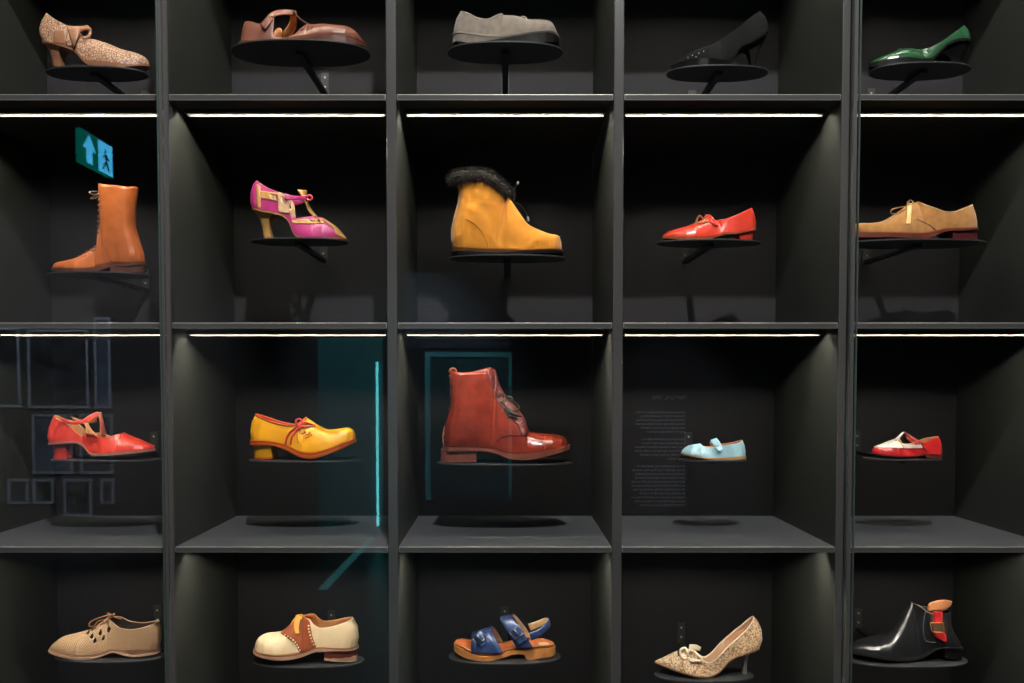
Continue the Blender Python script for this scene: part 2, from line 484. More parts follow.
# ------------------------------------------------------------------ the setting
def struct(name, dims, m):
    o = boxo(name, dims, m); o['kind'] = 'structure'; return o
M['floor'] = mat('dark_floor', srgb(52, 52, 54), .35, bump=.1, scale=60, var=.15, vscale=3)
M['wall'] = mat('dark_wall_paint', srgb(48, 47, 50), .85, bump=.15, scale=200)
M['ceil'] = mat('black_ceiling', srgb(26, 26, 28), .9, bump=.1, scale=80)
RX0, RX1, RY0, RY1, RZ = -5.2, 5.2, -5.42, .46, 3.75
struct('floor', (RX0 - .1, RX1 + .1, RY0 - .1, RY1 + .1, -.1, 0), M['floor'])
struct('ceiling', (RX0 - .1, RX1 + .1, RY0 - .1, RY1 + .1, RZ, RZ + .1), M['ceil'])
struct('wall_front', (RX0, RX1, RY1, RY1 + .1, 0, RZ), M['wall'])
struct('wall_back', (RX0, RX1, RY0 - .1, RY0, 0, RZ), M['wall'])
struct('wall_left', (RX0 - .1, RX0, RY0, RY1, 0, RZ), M['wall'])
struct('wall_right', (RX1, RX1 + .1, RY0, RY1, 0, RZ), M['wall'])

# ------------------------------------------------------------------ shelving unit
P = .466; TH_D = .0205; DEPTH = .40; TS = .0128; ZB = 1.0067
unit = empty('shelving_unit', (0, .2, 0), 'tall charcoal grid of display cubbies with slim shelves and light strips', 'shelving')
U = lambda dims: (dims[0], dims[1], dims[2] - .2, dims[3] - .2, dims[4], dims[5])
ZT = ZB + 3 * P
boxo('back_panel', U((-2.5 * P, 2.5 * P, DEPTH, DEPTH + .02, .06, ZT)), M['back'], unit)
boxo('plinth', U((-2.5 * P, 2.5 * P, .03, DEPTH, 0, .06)), M['black_metal'], unit)
def divider(x):
    bm = bmesh.new()
    box(bm, x - TH_D / 2, x + TH_D / 2, -.2, DEPTH - .2, .06, ZT)
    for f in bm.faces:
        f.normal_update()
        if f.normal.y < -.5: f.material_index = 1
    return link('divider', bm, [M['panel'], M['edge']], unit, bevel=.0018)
for k in range(6): divider((k - 2.5) * P)
shelf0 = strip0 = None
def make_shelf():
    bm = bmesh.new(); h = P / 2 - TH_D / 2 - .0008
    box(bm, -h, h, .001, DEPTH, -TS, 0)
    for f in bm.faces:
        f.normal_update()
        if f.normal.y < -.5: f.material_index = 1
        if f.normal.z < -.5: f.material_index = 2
    o = link('shelf', bm, [M['shelf'], M['edge'], M['panel'], M['edge_highlight']], unit, bevel=.0018)
    # light strip: shallow channel, narrow diode line, deeper rear lip that shades the top of the back board
    bm = bmesh.new(); e = h - .012; z = -TS - .0035
    box(bm, -e, e, .0525, .0712, z, z + .0036, 1)                  # spacer
    box(bm, -e, e, .0525, .070, z - .0022, z + .0002, 1)           # base
    box(bm, -e, e, .0525, .0535, z - .0055, z - .0022, 1)          # front lip
    box(bm, -e, e, .0690, .0705, z - .0075, z - .0018, 0)          # rear lip
    box(bm, -e, e, .0545, .0585, z - .0027, z - .0018, 2)          # diodes
    box(bm, -e, e, .0706, .0712, z - .0075, z, 1)
    for sx in (-1, 1): box(bm, sx * e - .002, sx * e + .002, .0525, .0712, z - .0030, z, 1)
    st = link('light_strip', bm, [M['channel'], M['black_metal'], M['led']], o)
    return o, st
sh, st = make_shelf()
first = True
for r in range(-1, 4):
    for c in range(5):
        if first: s_, l_ = sh, st; first = False
        else:
            s_ = sh.copy(); C.objects.link(s_); s_.parent = unit
            l_ = st.copy(); C.objects.link(l_); l_.parent = s_
        s_.location = ((c - 2) * P, -.2, ZB + r * P)
        if r == -1: pass

# ------------------------------------------------------------------ glass doors
def door(name, x0, x1, y, label, edges, seal=None):
    t = empty(name, ((x0 + x1) / 2, y, 0), label, 'glass door')
    xm = (x0 + x1) / 2
    boxo('pane', (x0 - xm, x1 - xm, -.003, .003, 0, 2.40), M['glass'], t)
    for e in edges:
        bm = bmesh.new(); box(bm, e - xm - .0009, e - xm + .0009, -.0036, .0036, 0, 2.40); link('glass_edge', bm, M['glass_edge'], t)
    if seal:
        bm = bmesh.new(); box(bm, seal[0] - xm, seal[1] - xm, .004, .012, 0, 2.40); link('edge_seal', bm, M['seal'], t)
    return t
xl = unproj(157.8, 105, -.05)[0]; xm_ = unproj(851.8, 105, -.022)[0]; xr = unproj(859.5, 105, -.05)[0]
door('glass_door', -2.5 * P, xl, -.050, 'clear glass sliding door over the left column, reflecting a green exit sign', [xl], (xl + .001, xl + .0065))
door('glass_door', xl + .009, xm_, -.022, 'wide clear glass door over the three middle columns, reflecting teal light', [xm_])
door('glass_door', xr, 2.5 * P, -.050, 'clear glass sliding door over the right column of shoes', [xr], (xr - .0095, xr - .0025))

# ------------------------------------------------------------------ shoe materials
def lea(name, r, g, b, rough=.38, coat=.15, var=.12, bump=.12): return mat(name, srgb(r, g, b), rough, coat=coat, var=var, vscale=40, bump=bump, scale=500)
def sue(name, r, g, b, var=.14): return mat(name, srgb(r, g, b), .95, bump=.35, scale=900, var=var, vscale=70, spec=.15, sheen=.25)
M['tanlin'] = lea('tan_leather_lining', 190, 128, 78, .6, 0)
M['darklin'] = lea('dark_lining', 52, 38, 34, .7, 0)
M['beigelin'] = lea('beige_lining', 205, 165, 128, .6, 0)
M['brownsole'] = lea('brown_stacked_sole', 98, 56, 44, .45, .1)
M['blacksole'] = mat('black_rubber', srgb(14, 13, 13), .6, spec=.25)

TGOLD = lea('gold_leather', 190, 138, 78, .4)
sh_list = []
def S(*a, **k):
    s = Shoe(*a, **k); sh_list.append(s); return s
A1 = (30, 0, 6.83); A2 = (230, 0, 6.827); A3 = (440, 0, 6.83); A4 = (655, 0, 6.83); A5 = (850, 10, 7.59)
B1 = (40, 170, 5.254); B2 = (240, 170, 6.83); B3 = (440, 155, 5.69); B4 = (650, 195, 8.533); B5 = (850, 190, 7.314)
C1 = (40, 400, 8.192); C2 = (240, 400, 7.877); C3 = (430, 355, 5.693); C4 = (670, 425, 11.378); C5 = (855, 420, 10.24)
D1 = (40, 600, 7.877); D2 = (240, 600, 7.877); D3 = (440, 600, 7.877); D4 = (645, 600, 7.877); D5 = (840, 590, 7.314)

# 1.1 tan snakeskin heeled shoe
snake = pattern_mat('tan_snakeskin', srgb(112, 76, 56), srgb(212, 166, 134), 170, .5)
tanl = lea('tan_smooth_leather', 158, 108, 80)
s = S('heeled_shoe', 'tan snakeskin heeled shoe with a folded tie collar and slim block heel', A1, .037, 'almond', ground=462, disc=(52, 151))
s.upper(snake, M['darklin'], [(92, 285), (140, 295), (200, 300), (300, 335), (385, 412), (480, 425), (600, 432), (700, 436), (812, 440)],
        [(120, 95), (180, 138), (250, 170), (310, 195), (345, 225)],
        [(345, 225), (380, 258), (440, 272), (530, 300), (640, 345), (740, 370), (795, 400), (816, 438)],
        [(92, 285), (72, 245), (68, 205), (82, 155), (120, 95)], E=.62)
s.sole(tanl, [(92, 300), (200, 312), (300, 350), (385, 436), (480, 454), (600, 456), (812, 456)], oh=.001)
s.heel(tanl, [(92, 285), (125, 330), (150, 400), (163, 458)], [(235, 305), (205, 345), (206, 400), (216, 458)], [.023, .016, .0115, .0115])
s.patch([(165, 205), (245, 205), (250, 300), (160, 300)], tanl, 'quarter_panel', label='smooth brown leather panel')
s.ribbon([(250, 175, -.026), (310, 180, -.024), (360, 178, -.014), (395, 176, 0)], [(300, 320, -.034), (322, 262, -.033), (345, 215, -.02), (418, 196, 0)], tanl, 'tie_collar', mirror=True, thick=.002)
s.tube([(345, 205, -.02), (378, 196, -.014), (412, 205, -.006), (400, 250, -.012), (360, 262, -.022)], .0028, tanl, 'folded_tie')
s.patch([(250, 215), (320, 215), (330, 320), (250, 320)], snake, 'snakeskin_tab', off=.003)

# 1.2 brown T-bar
brn = lea('brown_leather', 128, 76, 60, .4, .12)
s = S('flat_sandal_shoe', 'brown leather flat T-bar shoe with open sides, in the top row', A2, .050, 'round', ground=312, disc=(235, 371.5))
s.upper(brn, M['tanlin'], [(72, 310), (200, 285), (300, 272), (500, 250), (640, 232), (750, 226), (840, 236), (918, 300)],
        [(103, 158), (145, 152), (200, 164), (232, 150), (272, 108), (298, 112), (298, 180), (300, 246), (360, 256), (430, 240), (480, 196), (550, 166)],
        [(550, 166), (620, 177), (720, 192), (800, 199), (850, 218), (895, 262), (918, 300)],
        [(72, 310), (78, 250), (88, 190), (103, 158)], E=.66)
s.sole(brn, [(68, 325), (300, 288), (500, 266), (640, 245), (750, 240), (840, 256), (925, 312)], 'welt', oh=.004)
s.sole(M['brownsole'], [(66, 328), (300, 312), (500, 306), (700, 296), (840, 296), (925, 325)], 'sole', oh=.003, top=[(68, 322), (300, 288), (500, 266), (640, 245), (750, 240), (840, 256), (925, 312)])
s.ribbon([(207, 166, -.039), (240, 128, -.036), (275, 90, -.028), (350, 66, -.012), (438, 70, 0)], [(240, 205, -.041), (275, 160, -.038), (305, 115, -.028), (370, 100, -.012), (440, 104, 0)], brn, 'ankle_strap')
s.ribbon([(400, 70, 0), (412, 120, .016), (400, 165, .026), (360, 215, .034), (305, 252, .037)], [(452, 76, 0), (458, 130, .016), (455, 175, .026), (435, 225, .034), (415, 258, .037)], M['tanlin'], 'far_strap', label='orange tan inner side of the far strap')
s.ribbon([(432, 68, -.008), (470, 120, -.010), (545, 170, -.012)], [(432, 68, .008), (470, 120, .010), (545, 170, .012)], brn, 'instep_bar')
s.tube([(262, 118, -.034), (290, 110, -.032), (296, 130, -.034), (268, 140, -.036), (262, 118, -.034)], .0013, mat('dull_brass', srgb(150, 110, 80), .35, .8), 'buckle')
for (x, y) in ((490, 205), (525, 196), (560, 190)):
    a = s.near(x, y, .0006)
    s.patch([(x - 9, y + 8), (x, y - 4), (x + 14, y - 6), (x + 4, y + 6)], M['darklin'], 'punched_hole', off=.0006)

# 1.3 grey loafer
taupe = sue('grey_taupe_suede', 122, 112, 102)
s = S('loafer', 'grey taupe suede loafer with a low wedge sole and small bow', A3, .041, 'round', ground=306, disc=(448, 562.5))
s.upper(taupe, M['darklin'], [(92, 238), (200, 226), (300, 238), (420, 246), (560, 224), (700, 208), (765, 212), (810, 268)],
        [(138, 88), (200, 95), (262, 124), (330, 130), (372, 112), (430, 102)],
        [(430, 102), (480, 108), (545, 128), (600, 148), (700, 150), (755, 160), (790, 210), (810, 266)],
        [(92, 238), (96, 190), (112, 130), (138, 88)], E=.66)
s.sole(lea('welt_painted_highlight', 150, 140, 128, .5), [(92, 248), (200, 236), (300, 248), (420, 254), (560, 232), (700, 215), (765, 219), (812, 274)], 'welt', oh=.0035)  # lighter welt colour stands in for the highlight at the sole join
s.sole(taupe, [(100, 300), (200, 294), (300, 283), (420, 264), (560, 240), (700, 222), (762, 226), (812, 278)], 'wedge_sole', oh=.002)
s.sole(M['blacksole'], [(100, 306), (400, 306), (600, 304), (740, 288), (812, 302)], 'tread', oh=.001, top=[(100, 299), (200, 293), (300, 282), (420, 263), (560, 239), (700, 221), (762, 225), (812, 277)])
bow = lea('grey_leather', 158, 148, 136, .5)
s.tubes([[(545, 128, -.012), (560, 116, -.014), (585, 122, -.014), (590, 142, -.014), (566, 140, -.014), (545, 128, -.012)],
         [(590, 142, -.014), (625, 152, -.016), (662, 146, -.014), (655, 158, -.014), (610, 160, -.016)]], .0022, bow, 'bow')
s.piping(bow, .0011)

# 1.4 black suede pump
blk = mat('black_suede', srgb(25, 25, 26), .95, bump=.35, scale=900, spec=.15)
s = S('court_shoe', 'black suede court shoe with tapering high heel and studs on its toe', A4, .036, 'pointed', ground=464, disc=(665, 765))
s.upper(blk, M['darklin'], [(770, 222), (720, 245), (650, 285), (605, 300), (560, 345), (495, 408), (400, 404), (300, 400), (200, 415), (114, 445)],
        [(715, 82), (640, 130), (560, 195), (480, 250), (430, 283)],
        [(430, 283), (350, 325), (280, 350), (200, 392), (150, 415), (114, 443)],
        [(770, 222), (774, 180), (755, 120), (715, 82)], E=.62)
s.sole(mat('black_gloss_sole', srgb(20, 19, 19), .25), [(770, 235), (660, 293), (600, 312), (555, 372), (495, 445), (400, 456), (300, 456), (200, 452), (114, 462)], oh=.0012)
s.heel(blk, [(772, 215), (745, 280), (705, 365), (684, 464)], [(570, 345), (625, 330), (648, 385), (655, 464)], [.023, .015, .009, .006])
s.eyelets([(255, 378), (300, 363), (332, 350), (225, 392), (280, 388)], .0013, mat('steel_stud', srgb(160, 160, 158), .3, .9), 'stud')
# 1.5 green pump
grn = lea('green_leather', 32, 80, 48, .28, .3, .1)
s = S('court_shoe', 'glossy green leather court shoe with a black underside', A5, .036, 'almond', ground=438, disc=(867, 964))
s.upper(grn, M['darklin'], [(906, 245), (860, 222), (800, 225), (740, 250), (690, 295), (640, 350), (590, 372), (400, 362), (200, 388), (150, 408)],
        [(862, 120), (780, 180), (700, 235), (640, 270), (570, 290), (520, 300)],
        [(520, 300), (450, 300), (400, 306), (340, 320), (260, 350), (185, 378), (150, 404)],
        [(906, 245), (908, 210), (892, 155), (862, 120)], E=.62)
s.sole(M['blacksole'], [(906, 262), (860, 240), (800, 243), (740, 270), (690, 318), (640, 372), (590, 408), (400, 412), (200, 424), (150, 432)], oh=.0015)
s.heel(M['blacksole'], [(905, 240), (885, 310), (848, 370), (830, 438)], [(680, 335), (720, 345), (760, 380), (772, 438)], [.024, .018, .013, .012])
s.tubes([[(360, 312, -.008), (372, 298, -.01), (395, 300, -.01), (400, 314, -.01), (372, 316, -.01)], [(400, 310, -.01), (430, 296, -.01), (450, 306, -.01), (420, 318, -.01)]], .0016, grn, 'bow')

# 2.1 tall tan boot
tanb = mat('russet_tan_leather', srgb(190, 100, 48), .33, coat=.25, var=.1, vscale=40, bump=.12, scale=500, fold=.35)
s = S('tall_boot', 'tall russet leather lace-up boot with a stacked brown heel', B1, .037, 'almond', ground=541, disc=(50, 148), cat='boot')
s.upper(tanb, M['darklin'], [(549, 490), (450, 492), (380, 493), (300, 508), (200, 518), (68, 518)],
        [(510, 90), (455, 84), (400, 80), (350, 78), (312, 76)],
        [(312, 76), (318, 150), (328, 230), (328, 310), (316, 375), (272, 415), (200, 460), (135, 478), (85, 490), (66, 516)],
        [(549, 490), (546, 440), (522, 370), (496, 290), (500, 180), (510, 90)], E=.80, so=.40, vp=.85, ppow=1.1, bulge=.10, vy=.022)
s.sole(M['brownsole'], [(552, 500), (450, 505), (370, 510), (300, 530), (180, 538), (68, 528)], oh=.0025)
s.heel(M['brownsole'], [(552, 492), (548, 541)], [(376, 500), (374, 541)], [.027, .026])
hk = lea('dark_orange_hook', 120, 62, 30)
s.eyelets([(307, 130), (308, 158), (308, 186), (308, 214), (308, 242), (307, 270), (306, 298), (304, 326)], .0032, hk, 'lace_hook', mid=.024)
s.eyelets([(290, 400), (268, 415), (246, 428), (224, 442), (204, 452)], .0026, hk, 'eyelet')
s.tubes([s.on([(292, 398), (270, 420), (285, 425)]), s.on([(268, 412), (246, 436), (262, 440)]), s.on([(246, 426), (222, 450), (240, 452)])], .0012, hk, 'lace_bar', local=True)
s.tubes([[(312, 112, 0), (285, 112, -.004), (258, 116, -.01), (280, 130, -.01), (312, 122, 0)], [(312, 118, 0), (290, 135, -.006), (264, 150, -.008), (290, 148, -.004), (310, 128, 0)]], .0013, lea('brown_lace', 110, 88, 72), 'lace')
s.tubes([[s.gp(t, q, -1, .0006) for t, q in ((.30, .02), (.36, .25), (.40, .45), (.50, .6), (.6, .72))]], .0007, lea('dark_seam', 140, 66, 30), 'seam', local=True)

# 2.2 magenta T-strap heel
mag = lea('magenta_leather', 168, 46, 108, .33, .25)
gold = lea('gold_ochre_leather', 178, 132, 74, .38, .2)
s = S('heeled_shoe', 'magenta and gold T-strap heeled shoe with cutouts and a flared gold heel', B2, .036, 'almond', ground=467, disc=(252, 348.5))
s.upper(mag, M['beigelin'], [(84, 262), (150, 275), (240, 292), (290, 305), (335, 350), (375, 440), (470, 462), (600, 462), (724, 470)],
        [(115, 72), (180, 115), (250, 146), (300, 162), (332, 200), (338, 250), (342, 300), (365, 328), (440, 320), (520, 318)],
        [(520, 318), (560, 325), (620, 362), (680, 415), (722, 466)],
        [(84, 262), (68, 220), (72, 150), (90, 100), (115, 72)], E=.66,
        cuts=[[(205, 165), (222, 165), (232, 200), (214, 198)], [(232, 172), (246, 172), (252, 205), (238, 203)], [(285, 175), (300, 185), (316, 235), (300, 240), (288, 215)], [(465, 335), (490, 345), (510, 358), (480, 356)], [(530, 335), (545, 345), (552, 362), (535, 358)]])
s.sole(gold, [(84, 272), (150, 284), (240, 302), (290, 316), (335, 362), (375, 450), (470, 466), (600, 466), (724, 472)], oh=.0008)
s.patch([(112, 95), (140, 105), (142, 262), (118, 258)], gold, 'back_stripe')
s.patch([(138, 140), (200, 150), (255, 155), (255, 215), (200, 205), (138, 190)], gold, 'lattice_panel')
s.patch([(255, 150), (340, 165), (345, 300), (262, 290)], M['beigelin'], 'pale_quarter_panel')
s.patch([(350, 345), (440, 335), (560, 335), (580, 366), (480, 372), (362, 366)], gold, 'vamp_band')
s.patch([(560, 325), (730, 440), (730, 475), (650, 440), (640, 400), (590, 362)], gold, 'toe_panel')
for rr, ff, hh in ((((88, 262), (128, 320), (150, 390), (164, 466)), ((245, 295), (205, 330), (205, 400), (218, 466)), (.022, .014, .010, .010)),):
    s.heel(gold, list(rr), list(ff), list(hh))
s.ribbon([(305, 158, -.0275), (345, 172, -.025), (410, 178, -.014), (462, 172, 0)], [(305, 205, -.029), (345, 205, -.026), (410, 208, -.014), (455, 208, 0)], mag, 'ankle_strap', mirror=True)
s.ribbon([(392, 133, -.010), (438, 205, -.008), (468, 275, -.006), (505, 322, -.010)], [(455, 138, .010), (460, 205, .008), (490, 275, .006), (530, 320, .010)], gold, 'instep_bar')
s.tube([(455, 185, -.008), (478, 172, -.010), (492, 188, -.010), (478, 206, -.010), (455, 198, -.008)], .0022, lea('rose_leather', 205, 80, 96), 'strap_button')

# 2.3 mustard felt boot
mus = mat('mustard_felt', srgb(214, 136, 34), .8, bump=.3, scale=500, var=.1, vscale=20, spec=.3, sheen=.3, fold=1.0)
s = S('ankle_boot', 'mustard yellow ankle boot with a dark fur collar, on a centre-post stand', B3, .047, 'round', ground=570, disc=(449, 565.5), cat='boot')
s.upper(mus, M['darklin'], [(72, 540), (200, 540), (350, 541), (500, 542), (693, 545)],
        [(92, 138), (150, 118), (250, 122), (335, 178), (380, 228)],
        [(380, 228), (410, 270), (450, 330), (500, 398), (560, 430), (620, 452), (672, 462), (688, 490), (693, 540)],
        [(72, 540), (62, 480), (62, 420), (78, 350), (100, 275), (105, 210), (92, 140)], E=.72, so=.40, vp=.6, ppow=1.2, bulge=.12)
s.sole(lea('brown_welt', 88, 60, 44), [(72, 556), (350, 556), (693, 556)], 'welt', oh=.004)
s.sole(M['blacksole'], [(72, 572), (350, 572), (693, 570)], 'sole', oh=.003, top=[(72, 555), (350, 555), (693, 555)])
s.tubes([[s.gp(t, q, -1, .0006) for t, q in ((.02, .44), (.12, .40), (.24, .28), (.31, .12), (.33, .0))]], .0009, mus, 'seam', local=True)
s.tube([(500, 400, -.004), (560, 432, -.006), (620, 452, -.010), (684, 466, -.012)], .0012, lea('seam_tan', 225, 160, 80), 'toe_seam')
# fur: thick ring following the opening plus short hair spikes
bm = bmesh.new(); ts = np.linspace(0, s.so * 1.0, 30)
ringp = [s.gp(float(t), 1, 1) for t in ts][::-1] + [s.gp(float(t), 1, -1) for t in ts][1:]
RP = crom(ringp, 90)
cx, cy = RP[:, 0].mean(), RP[:, 1].mean()
rnd = random.Random(3)
tube_bm(bm, [(p[0] + (-.006 if p[0] < cx else .002), p[1] * 1.08, p[2] + .001) for p in RP], .0105, 10)
for p in RP:
    for k in range(70):
        a = rnd.uniform(0, 2 * math.pi); l = rnd.uniform(.014, .026); tl = rnd.uniform(-1, 1) * .006
        o_ = Vector((p[0] - cx, p[1] - cy, 0)).normalized()
        d = (o_ * math.cos(a) + Vector((0, 0, 1)) * math.sin(a) + Vector((rnd.uniform(-.4, .4), rnd.uniform(-.4, .4), -.25))).normalized()
        base = Vector((p[0] + (-.006 if p[0] < cx else .002) + rnd.uniform(-.001, .001), p[1] * 1.08, p[2] + .001)) + d * .006
        sd = d.cross(Vector((rnd.random(), rnd.random(), rnd.random()))).normalized() * .0006
        bm.faces.new([bm.verts.new(base + sd), bm.verts.new(base - sd), bm.verts.new(base + d * l * .75 + Vector((tl * .3, 0, -.001)))])
link('fur_collar', bm, mat('dark_brown_fur', srgb(38, 31, 28), .9, var=.5, vscale=120, sheen=.3, spec=.2), s.root, False)
s.tubes([[(385, 235, -.012), (415, 225, -.01), (418, 262, -.008), (404, 272, -.012), (440, 275, -.006), (470, 300, -.004), (490, 335, -.003), (500, 365, -.003)],
         [(412, 210, -.004), (430, 180, -.004), (446, 155, -.004)], [(404, 272, -.012), (440, 325, -.010), (470, 340, -.008), (500, 388, -.006)]], .0015, M['blacksole'], 'lace')
for tp in ([(499, 352, -.005), (502, 376, -.005)], [(440, 168, -.004), (447, 152, -.004)]): s.tubes([tp], .0026, M['screw'], 'lace_tip', label='silver lace tip')

# 2.4 red pump with bow
red = lea('bright_red_leather', 214, 58, 42, .34, .25, .08)
s = S('court_shoe', 'bright red low-heeled leather shoe with a gilt cord bow', B4, .037, 'almond', ground=384, disc=(657, 759.5))
s.upper(red, M['darklin'], [(902, 288), (830, 300), (740, 318), (650, 322), (570, 345), (500, 360), (300, 358), (108, 358)],
        [(865, 112), (800, 142), (720, 176), (650, 200), (575, 215)],
        [(575, 215), (500, 205), (430, 220), (330, 262), (200, 298), (140, 318), (106, 352)],
        [(902, 288), (906, 240), (890, 165), (865, 112)], E=.64)
s.sole(lea('tan_sole', 150, 84, 52), [(902, 300), (830, 312), (740, 330), (650, 334), (570, 358), (500, 380), (300, 380), (106, 372)], oh=.001)
s.heel(red, [(903, 282), (886, 330), (868, 384)], [(735, 312), (762, 345), (765, 384)], [.024, .020, .019])
gc = lea('gilt_cord', 170, 112, 66, .4)
s.tubes([s.on([(490, 225), (455, 205), (425, 176), (405, 200), (400, 235), (440, 240), (490, 225)], .003), s.on([(400, 235), (370, 250), (340, 262)]), s.on([(440, 240), (472, 215), (490, 195)], .004)], .0021, gc, 'cord_bow', local=True)
s.tubes([s.on([(475, 178), (510, 178), (540, 212), (572, 262)], .003), s.on([(462, 192), (500, 200), (530, 235), (558, 262)], .003)], .0028, red, 'tie_end', local=True)

# 2.5 tan suede derby
ts_ = sue('tan_suede', 156, 108, 60)
s = S('lace_up_shoe', 'tan suede lace-up shoe with a leather tassel, toe half behind the upright', B5, .045, 'almond', ground=376, disc=(843, 983))
s.upper(ts_, M['tanlin'], [(922, 287), (800, 282), (700, 284), (620, 305), (520, 320), (300, 314), (60, 304), (-28, 300)],
        [(890, 110), (830, 138), (760, 160), (700, 160), (620, 130), (550, 103), (490, 90)],
        [(490, 90), (430, 102), (380, 140), (300, 195), (220, 233), (150, 245), (60, 246), (0, 258), (-28, 292)],
        [(922, 287), (922, 230), (908, 160), (890, 110)], E=.60)
s.sole(lea('red_brown_sole', 112, 54, 44, .4), [(926, 300), (800, 298), (700, 302), (620, 334), (560, 356), (520, 356), (300, 346), (60, 340), (-30, 330)], oh=.003)
s.heel(lea('oxblood_heel', 96, 36, 40, .35), [(926, 290), (922, 376)], [(742, 292), (745, 376)], [.029, .028])
s.piping(lea('pale_tan_edge', 190, 150, 105), .0012)
s.tubes([[s.near(490, 215), s.near(540, 235), s.near(590, 262), s.near(625, 290)]], .0009, M['darklin'], 'seam', local=True)
lt = lea('light_tan_lace', 150, 105, 60)
s.tubes([[(435, 95, -.012), (410, 118, -.016), (350, 130, -.02), (305, 145, -.02), (298, 168, -.02), (340, 172, -.018), (390, 145, -.016), (430, 115, -.012)],
         [(430, 80, -.01), (445, 75, -.012), (462, 92, -.014), (440, 112, -.014), (418, 100, -.012), (430, 80, -.01)]], .0013, lt, 'lace')
s.ribbon([(452, 112, -.018), (446, 180, -.031), (440, 248, -.038)], [(418, 118, -.018), (416, 180, -.031), (408, 248, -.038)], lea('cream_tan_leather', 222, 178, 120, .6), 'tassel', thick=.002)

# 3.1 red T-strap
red2 = lea('coral_red_leather', 208, 58, 44, .34, .25, .1)
s = S('heeled_shoe', 'coral red T-strap shoe with tan lining and a chunky block heel', C1, .037, 'round', ground=478, disc=(50, 161.5))
s.upper(red2, M['tanlin'], [(80, 352), (200, 342), (290, 340), (350, 362), (410, 432), (500, 438), (700, 424), (935, 402)],
        [(120, 122), (150, 158), (200, 182), (245, 215), (300, 268), (345, 298), (375, 278), (450, 290), (520, 310), (600, 290), (690, 265)],
        [(690, 265), (760, 300), (840, 336), (890, 356), (922, 374), (936, 400)],
        [(80, 352), (66, 300), (72, 235), (92, 175), (120, 122)], E=.66)
s.sole(lea('pale_sole', 178, 128, 112), [(80, 366), (200, 356), (290, 354), (350, 378), (420, 455), (500, 458), (700, 444), (935, 414)], oh=.0015)
s.heel(red2, [(72, 345), (112, 372), (120, 430), (118, 478)], [(248, 342), (222, 372), (222, 430), (230, 478)], [.024, .020, .019, .020])
s.ribbon([(160, 140, -.024), (250, 172, -.026), (350, 158, -.024), (400, 125, -.012), (470, 95, 0)], [(180, 172, -.024), (250, 200, -.026), (365, 192, -.024), (420, 165, -.012), (480, 128, 0)], red2, 'ankle_strap', mirror=True, lining=M['tanlin'])
s.ribbon([(472, 100, -.008), (492, 180, -.007), (492, 290, -.010)], [(500, 100, .008), (520, 180, .007), (545, 285, .012)], lea('rose_tan', 192, 104, 84), 'instep_bar')
s.ribbon([(355, 188, -.024), (375, 225, -.029), (368, 275, -.031)], [(392, 188, -.024), (430, 250, -.029), (480, 288, -.031)], M['tanlin'], 'side_strap')

# 3.2 yellow lace shoe
yel = mat('yellow_leather', srgb(228, 158, 20), .45, coat=.1, bump=.12, scale=400, var=.06)
s = S('lace_up_shoe', 'yellow lace-up shoe with red piping, red laces and a block heel', C2, .041, 'round', ground=464, disc=(248, 361.5))
s.upper(yel, lea('red_lining', 170, 60, 44), [(90, 316), (250, 328), (370, 358), (470, 408), (560, 420), (650, 402), (790, 350), (910, 305)],
        [(125, 112), (200, 155), (300, 188), (400, 202), (460, 185), (525, 138)],
        [(525, 138), (570, 165), (620, 203), (690, 233), (780, 225), (850, 217), (888, 235), (908, 275), (910, 302)],
        [(90, 316), (82, 250), (92, 175), (125, 112)], E=.64)
rand = lea('orange_red_rand', 205, 84, 38)
s.sole(rand, [(92, 330), (250, 340), (360, 368), (470, 424), (560, 436), (650, 418), (790, 366), (912, 316)], 'welt', oh=.003)
s.sole(yel, [(94, 340), (250, 350), (360, 380), (470, 434), (560, 448), (650, 428), (790, 374), (912, 322)], 'midsole', oh=.002, top=[(92, 330), (250, 340), (360, 368), (470, 424), (560, 436), (650, 418), (790, 366), (912, 316)])
s.sole(rand, [(96, 350), (250, 358), (360, 390), (470, 446), (560, 462), (650, 442), (790, 384), (912, 328)], 'sole', oh=.003, top=[(94, 340), (250, 350), (360, 380), (470, 434), (560, 448), (650, 428), (790, 374), (912, 322)])
s.heel(yel, [(100, 345), (112, 400), (116, 464)], [(250, 350), (250, 400), (258, 464)], [.027, .024, .024], cap=(rand, .005))
s.piping(rand, .0019)
s.tubes([s.on([(455, 200), (430, 225), (395, 252), (368, 298), (358, 352)]), s.on([(462, 212), (430, 258), (408, 290), (396, 352)]),
         s.on([(455, 205), (440, 165), (465, 148), (490, 170), (465, 205)], .004), s.on([(460, 205), (495, 178), (545, 185), (590, 200), (540, 208), (500, 205), (462, 212)], .004), s.on([(440, 190), (455, 215), (480, 225)], .005)], .0021, lea('red_lace', 196, 50, 46), 'lace', local=True)
s.tubes([[s.near(478, 268), s.near(500, 262), s.near(520, 250)], [s.near(515, 262), s.near(535, 272), s.near(550, 250)], [s.near(510, 300), s.near(530, 296), s.near(550, 284), s.near(570, 272)], [s.near(450, 270), s.near(452, 310), s.near(462, 345)]], .0010, lea('brown_stitch', 130, 50, 20), 'stitched_motif', local=True)

